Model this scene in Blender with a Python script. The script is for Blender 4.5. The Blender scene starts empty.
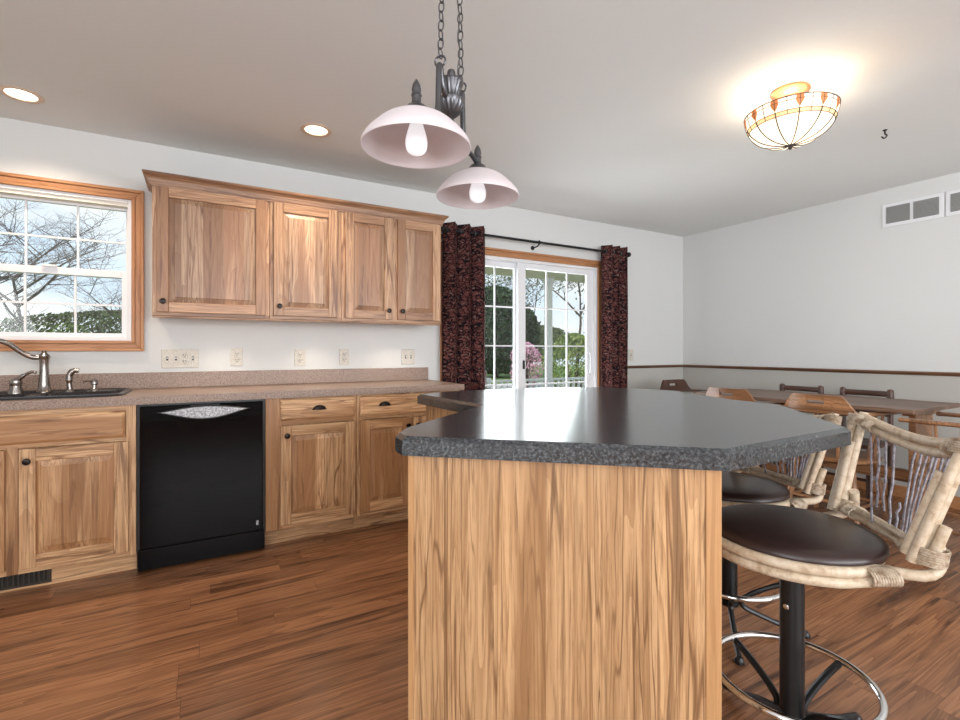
import bpy, bmesh, math, random
from mathutils import Vector, Matrix
random.seed(7)
PI = math.pi
C = bpy.context.scene.collection
S = bpy.context.scene

# ---------------------------------------------------------------- camera
YAW = math.radians(29.822); CH = 1.1506; F = 486.12; VH = 350.565
NW, EW, CZ = 3.665, 4.774, 2.447          # north wall, east wall, ceiling height
WW, SW = -2.3, -3.6                        # west and south walls (behind the camera)
cam = bpy.data.cameras.new('camera'); camo = bpy.data.objects.new('camera', cam); C.objects.link(camo)
cam.sensor_width = 36; cam.lens = 36*F/960; cam.clip_start = .02
cam.shift_y = -(360-VH)/960
camo.location = (0, 0, CH); camo.rotation_euler = (PI/2, 0, -YAW)
S.camera = camo
S.view_settings.view_transform = 'Standard'; S.view_settings.look = 'None'
S.view_settings.gamma = 1; S.view_settings.use_curve_mapping = False
S.view_settings.exposure = 0.0

# ---------------------------------------------------------------- world
w = bpy.data.worlds.new('sky'); S.world = w; w.use_nodes = True
nt = w.node_tree; nt.nodes.clear()
def N(t, **k):
    n = nt.nodes.new(t)
    for a, b in k.items(): setattr(n, a, b)
    return n
tc = N('ShaderNodeTexCoord'); sep = N('ShaderNodeSeparateXYZ'); nt.links.new(tc.outputs['Generated'], sep.inputs[0])
cr = N('ShaderNodeValToRGB'); nt.links.new(sep.outputs['Z'], cr.inputs[0])
cr.color_ramp.elements[0].position = 0.0; cr.color_ramp.elements[0].color = (.80, .90, 1, 1)
cr.color_ramp.elements[1].position = .6; cr.color_ramp.elements[1].color = (.42, .63, 1, 1)
nz = N('ShaderNodeTexNoise'); nz.inputs['Scale'].default_value = 3.2; nz.inputs['Detail'].default_value = 6
mp = N('ShaderNodeMapping'); mp.inputs['Scale'].default_value = (1, 1, 2.6)
nt.links.new(tc.outputs['Generated'], mp.inputs[0]); nt.links.new(mp.outputs[0], nz.inputs['Vector'])
r2 = N('ShaderNodeValToRGB'); nt.links.new(nz.outputs[0], r2.inputs[0])
r2.color_ramp.elements[0].position = .42; r2.color_ramp.elements[1].position = .62
mx = N('ShaderNodeMix', data_type='RGBA'); nt.links.new(r2.outputs[0], mx.inputs[0]); nt.links.new(cr.outputs[0], mx.inputs[6])
mx.inputs[7].default_value = (1, 1, 1, 1)
bg = N('ShaderNodeBackground'); bg.inputs[1].default_value = 1.15; nt.links.new(mx.outputs[2], bg.inputs[0])
wo = N('ShaderNodeOutputWorld'); nt.links.new(bg.outputs[0], wo.inputs[0])

def light(name, typ, loc, energy, color=(1, 1, 1), rot=(0, 0, 0), **k):
    l = bpy.data.lights.new(name, typ); l.energy = energy; l.color = color
    for a, b in k.items(): setattr(l, a, b)
    o = bpy.data.objects.new(name, l); C.objects.link(o); o.location = loc; o.rotation_euler = rot
    return o
light('sun', 'SUN', (0, 0, 10), 3.2, (1, .95, .87), rot=Vector((.62, .12, -.75)).to_track_quat('-Z', 'Y').to_euler(), angle=math.radians(2))
# added fill lamps at the unseen south and west walls, tilted up to brighten the ceiling
light('fill_south', 'AREA', (1.6, SW+.06, 1.45), 225, (.95, .97, 1), rot=(PI/2+.5, 0, 0), shape='RECTANGLE', size=4.6, size_y=1.5)
light('fill_west', 'AREA', (WW+.06, -1.4, 1.45), 90, (.96, .97, 1), rot=(PI/2+.42, 0, -PI/2), shape='RECTANGLE', size=2.6, size_y=1.5)
light('daylight_patio', 'AREA', (2.6, NW+.25, 1.1), 66, (.93, .96, 1), rot=(-PI/2-.4, 0, 0), shape='RECTANGLE', size=1.7, size_y=1.9)

# ---------------------------------------------------------------- materials
def mat(name, color=(.8, .8, .8), rough=.5, metal=0, spec=.5, emit=None, es=1, coat=0):
    m = bpy.data.materials.new(name); m.use_nodes = True
    b = m.node_tree.nodes['Principled BSDF']
    b.inputs['Base Color'].default_value = (*color, 1); b.inputs['Roughness'].default_value = rough
    b.inputs['Metallic'].default_value = metal; b.inputs['Specular IOR Level'].default_value = spec
    b.inputs['Coat Weight'].default_value = coat; b.inputs['Coat Roughness'].default_value = .1
    if emit: b.inputs['Emission Color'].default_value = (*emit, 1); b.inputs['Emission Strength'].default_value = es
    return m
class G:
    """tiny node graph helper"""
    def __init__(s, m): s.m = m; s.t = m.node_tree; s.b = s.t.nodes['Principled BSDF']
    def n(s, t, ins=None, **k):
        x = s.t.nodes.new(t)
        for a, b in k.items(): setattr(x, a, b)
        for a, b in (ins or {}).items():
            if hasattr(b, 'is_output'): s.t.links.new(b, x.inputs[a])
            else: x.inputs[a].default_value = b
        return x
    def link(s, a, b): s.t.links.new(a, s.b.inputs[b])
    def math(s, op, a, b=0, clamp=False):
        x = s.n('ShaderNodeMath', {0: a, 1: b}, operation=op); x.use_clamp = clamp; return x.outputs[0]
    def noise(s, v, scale, detail=2, rough=.5, dist=0):
        return s.n('ShaderNodeTexNoise', {'Vector': v, 'Scale': scale, 'Detail': detail, 'Roughness': rough, 'Distortion': dist}).outputs[0]
    def ramp(s, f, els):
        x = s.n('ShaderNodeValToRGB', {0: f}); e = x.color_ramp.elements
        e[0].position, e[0].color = els[0][0], (*els[0][1], 1); e[1].position, e[1].color = els[-1][0], (*els[-1][1], 1)
        for p, c in els[1:-1]:
            y = e.new(p); y.color = (*c, 1)
        return x.outputs[0]
    def mix(s, f, a, b, mode='MIX'):
        x = s.n('ShaderNodeMix', data_type='RGBA', blend_type=mode)
        for i, v in ((0, f), (6, a), (7, b)):
            if hasattr(v, 'is_output'): s.t.links.new(v, x.inputs[i])
            else: x.inputs[i].default_value = v if i == 0 else (*v, 1)
        return x.outputs[2]
    def bump(s, h, strength=.2, dist=.01):
        x = s.n('ShaderNodeBump', {'Height': h, 'Strength': strength, 'Distance': dist}); s.link(x.outputs[0], 'Normal')

def wood(name, grain='z', light=(.60, .36, .19), mid=(.47, .25, .11), dark=(.20, .085, .032), plank=0, rough=.38, ring=22, dens=1.0, heart=.55, rot=0, gr=1.0, tl=.84, th=1.13, st=.075):
    m = mat(name, light, rough); g = G(m)
    co = g.n('ShaderNodeTexCoord').outputs['Object']
    if rot: co = g.n('ShaderNodeMapping', {'Vector': co, 'Rotation': (0, 0, rot)}).outputs[0]
    rnd = g.n('ShaderNodeObjectInfo').outputs['Random']
    off = g.n('ShaderNodeCombineXYZ', {0: g.math('MULTIPLY', rnd, 37.), 1: g.math('MULTIPLY', rnd, 91.), 2: g.math('MULTIPLY', rnd, 53.)}).outputs[0]
    v = g.n('ShaderNodeVectorMath', {0: co, 1: off}, operation='ADD').outputs[0]
    sp = g.n('ShaderNodeSeparateXYZ', {0: v})
    long_, a, b = {'z': (2, 0, 1), 'x': (0, 2, 1), 'y': (1, 0, 2)}[grain]
    L, A, B = sp.outputs[long_], sp.outputs[a], sp.outputs[b]
    if plank:
        pl = g.math('FLOOR', g.math('DIVIDE', A, plank))
        wn = g.n('ShaderNodeTexWhiteNoise', {'W': g.math('ADD', pl, g.math('MULTIPLY', rnd, 77.))}, noise_dimensions='1D').outputs[0]
        A2 = g.math('ADD', A, g.math('MULTIPLY', wn, 13.)); L2 = g.math('ADD', L, g.math('MULTIPLY', wn, 7.))
    else:
        wn = rnd; A2, L2 = A, L
    # warped, stretched coordinates
    sv = g.n('ShaderNodeCombineXYZ', {0: A2, 1: B, 2: g.math('MULTIPLY', L2, st)}).outputs[0]
    base = g.noise(sv, 5.0*dens, 2, .5, .3)
    rg = g.math('FRACT', g.math('MULTIPLY', base, float(ring)))
    line = g.n('ShaderNodeMapRange', {0: rg, 1: .35, 2: .97, 3: 0., 4: 1.}).outputs[0]
    fv = g.n('ShaderNodeCombineXYZ', {0: A2, 1: B, 2: g.math('MULTIPLY', L2, .035)}).outputs[0]
    fine = g.noise(fv, 170, 3, .65)
    med = g.noise(fv, 48, 3, .6, .6)
    broad = g.noise(sv, 3.4, 3, .55, .5)
    pick = g.math('MULTIPLY', g.math('ADD', .25, g.math('MULTIPLY', g.noise(sv, 2.1, 1), 1.3)), line)
    col = g.mix(g.math('MULTIPLY', pick, .62*gr), light, mid)
    col = g.mix(g.n('ShaderNodeMapRange', {0: med, 1: .48, 2: .72, 3: 0., 4: .75*gr}).outputs[0], col, mid)
    hm = g.n('ShaderNodeMapRange', {0: g.math('ADD', broad, g.math('MULTIPLY', wn, .20)), 1: heart, 2: heart+.07, 3: 0., 4: .85}).outputs[0]
    dk = tuple(x*.6+y*.4 for x, y in zip(mid, dark))
    cv = g.n('ShaderNodeCombineXYZ', {0: A2, 1: B, 2: g.math('MULTIPLY', L2, st*.8)}).outputs[0]
    cont = g.math('FRACT', g.math('MULTIPLY', g.noise(cv, 13*dens, 2, .5, .4), 7.))
    hair = g.n('ShaderNodeMapRange', {0: g.math('ABSOLUTE', g.math('SUBTRACT', cont, .5)), 1: .02, 2: .12, 3: .95*gr, 4: 0.}).outputs[0]
    hair = g.math('MULTIPLY', hair, g.n('ShaderNodeMapRange', {0: g.noise(sv, 7., 2), 1: .44, 2: .58, 3: .06, 4: 1.}).outputs[0])
    col = g.mix(hair, col, tuple(x*.35+y*.65 for x, y in zip(mid, dark)))
    col = g.mix(hm, col, g.mix(line, tuple(x*.80 for x in mid), dk))
    thin = g.n('ShaderNodeMapRange', {0: g.noise(sv, 15*dens, 4, .6, 1.4), 1: .585, 2: .66, 3: 0., 4: .7*gr}).outputs[0]
    col = g.mix(thin, col, dark)
    col = g.mix(g.n('ShaderNodeMapRange', {0: fine, 1: .48, 2: .68, 3: 0., 4: .75*gr}).outputs[0], col, dk)
    tone = g.n('ShaderNodeMapRange', {0: wn, 1: 0., 2: 1., 3: tl, 4: th}).outputs[0]
    hs = g.n('ShaderNodeHueSaturation', {'Value': tone, 'Color': col}).outputs[0]
    g.link(hs, 'Base Color')
    g.bump(fine, .08, .002)
    return m
HICK = dict(light=(.74, .465, .25), mid=(.42, .20, .08), dark=(.13, .052, .02))
M = {}
M['hick_v'] = wood('hickory_vertical', 'z', heart=.64, **HICK)
M['hick_h'] = wood('hickory_horizontal', 'x', heart=.66, **HICK)
M['hick_panel'] = wood('hickory_panel', 'z', plank=.115, heart=.60, tl=.76, th=1.15, **HICK)
M['upper_v'] = wood('upper_hickory_vertical', 'z', (.60, .375, .225), (.36, .185, .095), (.12, .05, .03), heart=.66)
M['upper_h'] = wood('upper_hickory_horizontal', 'x', (.52, .31, .18), (.31, .16, .085), (.13, .06, .04), heart=.66)
M['upper_panel'] = wood('upper_hickory_panel', 'z', (.60, .40, .26), (.34, .18, .10), (.13, .06, .042), plank=.11, heart=.565, tl=.70, th=1.2)
M['island'] = wood('island_hickory', 'z', (.58, .35, .175), (.34, .17, .07), (.10, .045, .018), plank=.14, ring=22, dens=1.5, heart=.62, tl=.90, th=1.08, st=.045, rot=math.radians(42))
M['island_plain'] = wood('island_trim_hickory', 'z', (.52, .29, .13), (.40, .20, .08), (.3, .13, .05), heart=.8, gr=.6)
M['casing'] = wood('oak_casing', 'x', (.52, .25, .11), (.38, .16, .06), (.2, .075, .025), heart=.85, gr=.6)
M['casing_v'] = wood('oak_casing_vertical', 'z', (.52, .25, .11), (.38, .16, .06), (.2, .075, .025), heart=.85, gr=.6)
M['table'] = wood('dark_oak', 'y', (.26, .165, .115), (.17, .095, .06), (.05, .025, .015), rough=.4)
M['chair'] = wood('stained_oak', 'y', (.42, .215, .10), (.24, .11, .05), (.06, .025, .012), rough=.33, heart=.62)
M['chair_v'] = wood('stained_oak_vertical', 'z', (.42, .215, .10), (.24, .11, .05), (.06, .025, .012), rough=.33, heart=.62)
M['dark_chair'] = wood('walnut_stain', 'y', (.13, .065, .045), (.09, .04, .028), (.03, .015, .01), rough=.35)

def plaster(name, col, sc=90, bs=.12):
    m = mat(name, col, .75, spec=.25); g = G(m)
    co = g.n('ShaderNodeTexCoord').outputs['Object']
    g.bump(g.noise(co, sc, 4, .6), bs, .004)
    n = g.noise(co, 1.3, 3)
    g.link(g.mix(n, tuple(c*.97 for c in col), tuple(min(1, c*1.02) for c in col)), 'Base Color')
    return m
M['wall'] = plaster('wall_paint', (.70, .71, .70))
M['wall_low'] = plaster('wainscot_paint', (.50, .49, .455))
M['ceil'] = plaster('ceiling_paint', (.79, .81, .80), 40, .25)
M['white'] = mat('white_vinyl', (.80, .81, .83), .35)
M['cream'] = mat('cream_jamb', (.78, .74, .66), .5)
M['black'] = mat('black_enamel', (.003, .0025, .003), .07, spec=.13)
M['black_plastic'] = mat('black_plastic', (.012, .012, .013), .35)
M['black_metal'] = mat('black_metal', (.015, .015, .016), .28, .3)
M['knob'] = mat('dark_bronze', (.02, .015, .013), .28, .7)
M['sink'] = mat('black_composite_sink', (.018, .018, .020), .25)
M['steel'] = mat('brushed_nickel', (.31, .285, .265), .25, 1)
M['chrome'] = mat('chrome', (.80, .80, .80), .10, 1)
M['pewter'] = mat('antique_pewter', (.13, .13, .14), .33, .85)
M['rod'] = mat('black_rod', (.012, .012, .013), .4, .3)
M['leather'] = mat('brown_leather', (.030, .016, .014), .33)
M['vent'] = mat('bronze_register', (.055, .045, .035), .45, .5)
M['grille'] = mat('grille_grey', (.42, .42, .41), .6)
M['grille_dark'] = mat('grille_shadow', (.16, .16, .155), .8)
M['gap'] = mat('dark_gap', (.02, .018, .015), .9)
M['lead'] = mat('lead_came', (.05, .04, .035), .5, .5)
M['brass'] = mat('antique_brass', (.60, .30, .16), .3, .9)
M['lens'] = mat('lit_lens', (1, .95, .85), .5, emit=(1, .87, .68), es=5)
M['puck'] = mat('lit_puck', (1, .95, .9), .5, emit=(1, .9, .75), es=5)

def speckle(name, base, light_, dark, sc, rough, amount=.5, coat=0):
    m = mat(name, base, rough, coat=coat); g = G(m)
    co = g.n('ShaderNodeTexCoord').outputs['Object']
    n1 = g.noise(co, sc, 4, .7); n2 = g.noise(co, sc*2.3, 3, .7); n3 = g.noise(co, 6, 3)
    c = g.ramp(n1, [(.36, dark), (.5, base), (.66, light_)])
    c = g.mix(g.n('ShaderNodeMapRange', {0: n2, 1: .58, 2: .66, 3: 0., 4: amount}).outputs[0], c, light_)
    c = g.mix(g.math('MULTIPLY', n3, .2), c, dark)
    g.link(c, 'Base Color')
    return m
M['counter'] = speckle('brown_speckled_laminate', (.30, .205, .155), (.44, .34, .28), (.16, .10, .075), 160, .38)
M['stone'] = speckle('charcoal_granite_laminate', (.034, .040, .045), (.115, .128, .136), (.007, .009, .011), 130, .21, .35, .12)
G(M['stone']).bump(G(M['stone']).noise(G(M['stone']).n('ShaderNodeTexCoord').outputs['Object'], 320, 2), .05, .002)
M['stone'].node_tree.nodes['Principled BSDF'].inputs['Specular IOR Level'].default_value = .8
M['stone'].node_tree.nodes['Principled BSDF'].inputs['IOR'].default_value = 1.55
M['outlet'] = speckle('speckled_stone_plate', (.72, .69, .62), (.80, .78, .72), (.35, .31, .25), 190, .5, .2)
M['handle'] = speckle('silver_fleck', (.42, .43, .45), (.75, .76, .78), (.2, .2, .22), 130, .25, .7)

# floor
def floor_mat():
    m = mat('laminate_floor', (.3, .15, .08), .27); g = G(m)
    co = g.n('ShaderNodeTexCoord').outputs['Object']
    sp = g.n('ShaderNodeSeparateXYZ', {0: co}); X, Y = sp.outputs[0], sp.outputs[1]
    row = g.math('FLOOR', g.math('DIVIDE', Y, .105))
    rr = g.n('ShaderNodeTexWhiteNoise', {'W': row}, noise_dimensions='1D').outputs[0]
    xs = g.math('ADD', X, g.math('MULTIPLY', rr, 3.1))
    cell = g.math('FLOOR', g.math('DIVIDE', xs, 1.25))
    idv = g.n('ShaderNodeCombineXYZ', {0: row, 1: cell, 2: 0.}).outputs[0]
    pid = g.n('ShaderNodeTexWhiteNoise', {'Vector': idv}, noise_dimensions='3D').outputs[0]
    fy = g.math('FRACT', g.math('DIVIDE', Y, .105)); fx = g.math('FRACT', g.math('DIVIDE', xs, 1.25))
    e1 = g.math('LESS_THAN', fy, .012); e2 = g.math('LESS_THAN', fx, .0014)
    seam = g.math('MAXIMUM', e1, e2)
    sv = g.n('ShaderNodeCombineXYZ', {0: g.math('ADD', g.math('MULTIPLY', X, .07), g.math('MULTIPLY', pid, 9.)), 1: g.math('ADD', Y, g.math('MULTIPLY', pid, 5.)), 2: 0.}).outputs[0]
    base = g.noise(sv, 6, 3, .55, .8)
    rings = g.math('POWER', g.math('FRACT', g.math('MULTIPLY', base, 13.)), 1.6)
    fv = g.n('ShaderNodeCombineXYZ', {0: g.math('MULTIPLY', X, .04), 1: Y, 2: pid}).outputs[0]
    fine = g.noise(fv, 160, 3, .65)
    light_, mid, dark = (.36, .168, .080), (.185, .076, .034), (.042, .018, .012)
    c = g.mix(g.math('MULTIPLY', rings, .75), light_, mid)
    c = g.mix(g.n('ShaderNodeMapRange', {0: g.noise(sv, 12, 4, .6, 1.5), 1: .50, 2: .68, 3: 0., 4: .9}).outputs[0], c, dark)
    kn = g.n('ShaderNodeCombineXYZ', {0: g.math('MULTIPLY', X, .35), 1: Y, 2: pid}).outputs[0]
    c = g.mix(g.n('ShaderNodeMapRange', {0: g.noise(kn, 9, 2, .5), 1: .70, 2: .78, 3: 0., 4: .8}).outputs[0], c, dark)
    c = g.mix(g.n('ShaderNodeMapRange', {0: fine, 1: .4, 2: .75, 3: 0., 4: .55}).outputs[0], c, mid)
    c = g.n('ShaderNodeHueSaturation', {'Value': g.n('ShaderNodeMapRange', {0: pid, 1: 0., 2: 1., 3: .78, 4: 1.18}).outputs[0], 'Color': c}).outputs[0]
    c = g.mix(g.math('MULTIPLY', seam, .5), c, (.03, .014, .009))
    g.link(c, 'Base Color')
    g.bump(g.math('SUBTRACT', g.math('MULTIPLY', fine, .3), seam), .15, .003)
    return m
M['floor'] = floor_mat()

def glass_mat():
    m = bpy.data.materials.new('window_glass'); m.use_nodes = True; t = m.node_tree; t.nodes.clear()
    tr = t.nodes.new('ShaderNodeBsdfTransparent'); tr.inputs[0].default_value = (.96, .98, .97, 1)
    gl = t.nodes.new('ShaderNodeBsdfGlossy'); gl.inputs['Roughness'].default_value = .02
    fr = t.nodes.new('ShaderNodeFresnel'); fr.inputs[0].default_value = 1.35
    mx = t.nodes.new('ShaderNodeMixShader'); o = t.nodes.new('ShaderNodeOutputMaterial')
    t.links.new(fr.outputs[0], mx.inputs[0]); t.links.new(tr.outputs[0], mx.inputs[1]); t.links.new(gl.outputs[0], mx.inputs[2]); t.links.new(mx.outputs[0], o.inputs[0])
    return m
M['glass'] = glass_mat()
def frosted(name, col, tr=.45, emit=0, ec=(1, .9, .75)):
    m = bpy.data.materials.new(name); m.use_nodes = True; t = m.node_tree; t.nodes.clear()
    d = t.nodes.new('ShaderNodeBsdfDiffuse'); d.inputs[0].default_value = (*col, 1)
    l = t.nodes.new('ShaderNodeBsdfTranslucent'); l.inputs[0].default_value = (*col, 1)
    gl = t.nodes.new('ShaderNodeBsdfGlossy'); gl.inputs['Roughness'].default_value = .3
    m1 = t.nodes.new('ShaderNodeMixShader'); m1.inputs[0].default_value = tr
    m2 = t.nodes.new('ShaderNodeMixShader'); m2.inputs[0].default_value = .05
    o = t.nodes.new('ShaderNodeOutputMaterial')
    t.links.new(d.outputs[0], m1.inputs[1]); t.links.new(l.outputs[0], m1.inputs[2])
    t.links.new(m1.outputs[0], m2.inputs[1]); t.links.new(gl.outputs[0], m2.inputs[2])
    out = m2.outputs[0]
    if emit:
        e = t.nodes.new('ShaderNodeEmission'); e.inputs[0].default_value = (*ec, 1); e.inputs[1].default_value = emit
        a = t.nodes.new('ShaderNodeAddShader'); t.links.new(out, a.inputs[0]); t.links.new(e.outputs[0], a.inputs[1]); out = a.outputs[0]
    t.links.new(out, o.inputs[0])
    return m
M['shade'] = frosted('frosted_pink_glass', (.88, .82, .84), .35)
M['bulb'] = frosted('white_bulb', (.92, .92, .95), .3, .35, (1, 1, 1))
M['bowl'] = frosted('lit_art_glass', (.95, .90, .82), .15, .35, (1, .88, .72))
M['amber'] = frosted('lit_amber_glass', (.85, .60, .32), .15, .22, (1, .6, .25))
M['orange'] = frosted('lit_orange_glass', (.75, .28, .10), .12, .10, (1, .35, .1))

def curtain_mat():
    m = mat('patterned_curtain', (.1, .03, .03), .8, spec=.2); g = G(m)
    uv = g.n('ShaderNodeTexCoord').outputs['UV']
    n = g.noise(uv, 30, 3, .6, 1.5)
    vd = g.n('ShaderNodeVectorMath', {0: uv, 1: g.n('ShaderNodeVectorMath', {0: g.n('ShaderNodeTexNoise', {'Vector': uv, 'Scale': 14., 'Detail': 2.}).outputs[1], 1: (.07, .07, .07)}, operation='MULTIPLY').outputs[0]}, operation='ADD').outputs[0]
    vo = g.n('ShaderNodeTexVoronoi', {'Vector': vd, 'Scale': 34.}, feature='DISTANCE_TO_EDGE').outputs[0]
    v2 = g.n('ShaderNodeTexVoronoi', {'Vector': vd, 'Scale': 13., 'Randomness': .35}).outputs[0]
    red, dk, tan = (.235, .085, .075), (.022, .014, .018), (.42, .31, .27)
    c = g.mix(g.n('ShaderNodeMapRange', {0: vo, 1: .04, 2: .14, 3: 1., 4: 0.}).outputs[0], red, dk)
    c = g.mix(g.n('ShaderNodeMapRange', {0: n, 1: .54, 2: .60, 3: 0., 4: .75}).outputs[0], c, dk)
    c = g.mix(g.n('ShaderNodeMapRange', {0: g.noise(uv, 55, 2), 1: .60, 2: .66, 3: 0., 4: .7}).outputs[0], c, tan)
    c = g.mix(g.math('LESS_THAN', g.math('ABSOLUTE', g.math('SUBTRACT', v2, .33)), .05), c, dk)
    c = g.mix(g.math('LESS_THAN', v2, .13), c, tan)
    g.link(c, 'Base Color')
    b = g.b
    tr = g.n('ShaderNodeBsdfTranslucent', {'Color': c}); mxs = g.n('ShaderNodeMixShader', {0: .4})
    t = m.node_tree; t.links.new(b.outputs[0], mxs.inputs[1]); t.links.new(tr.outputs[0], mxs.inputs[2])
    t.links.new(mxs.outputs[0], t.nodes['Material Output'].inputs[0])
    return m
M['curtain'] = curtain_mat()
def cane_mat():
    m = mat('weathered_rattan', (.55, .46, .36), .45); g = G(m)
    co = g.n('ShaderNodeTexCoord').outputs['Object']
    n = g.noise(co, 45, 4, .65); n2 = g.noise(co, 12, 3)
    c = g.ramp(n, [(.3, (.36, .25, .155)), (.48, (.58, .47, .34)), (.7, (.68, .60, .48))])
    c = g.mix(g.math('MULTIPLY', n2, .35), c, (.42, .29, .18))
    g.link(c, 'Base Color'); g.bump(n, .2, .002)
    return m
M['cane'] = cane_mat()
M['binding'] = speckle('rattan_binding', (.46, .36, .26), (.60, .52, .41), (.24, .16, .10), 60, .5, .3)
M['twig'] = speckle('grey_willow_twig', (.24, .22, .25), (.36, .34, .37), (.10, .085, .085), 70, .6, .3)
# outdoors
def leafy(name, a, b, c):
    m = mat(name, a, .8, spec=.2); g = G(m)
    co = g.n('ShaderNodeTexCoord').outputs['Object']
    g.link(g.ramp(g.noise(co, 9, 3, .7), [(.3, a), (.5, b), (.7, c)]), 'Base Color')
    return m
M['lawn'] = leafy('lawn_grass', (.09, .16, .04), (.14, .23, .06), (.20, .28, .09))
M['ever'] = leafy('evergreen_needles', (.015, .035, .012), (.035, .07, .025), (.07, .11, .045))
M['leaf'] = leafy('spring_leaves', (.08, .14, .03), (.20, .27, .07), (.42, .46, .16))
M['olive'] = leafy('olive_leaves', (.06, .08, .03), (.13, .16, .07), (.25, .27, .14))
M['blossom'] = leafy('pink_blossom', (.55, .22, .36), (.70, .38, .50), (.8, .55, .62))
M['bark'] = leafy('grey_bark', (.05, .035, .028), (.11, .085, .07), (.2, .16, .13))
M['deck'] = mat('grey_decking', (.32, .31, .30), .7)
M['porch'] = mat('porch_paint', (.78, .78, .76), .6)
M['soffit'] = mat('beige_soffit', (.72, .64, .52), .7)
M['asphalt'] = mat('pale_drive', (.42, .42, .41), .9)

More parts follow.
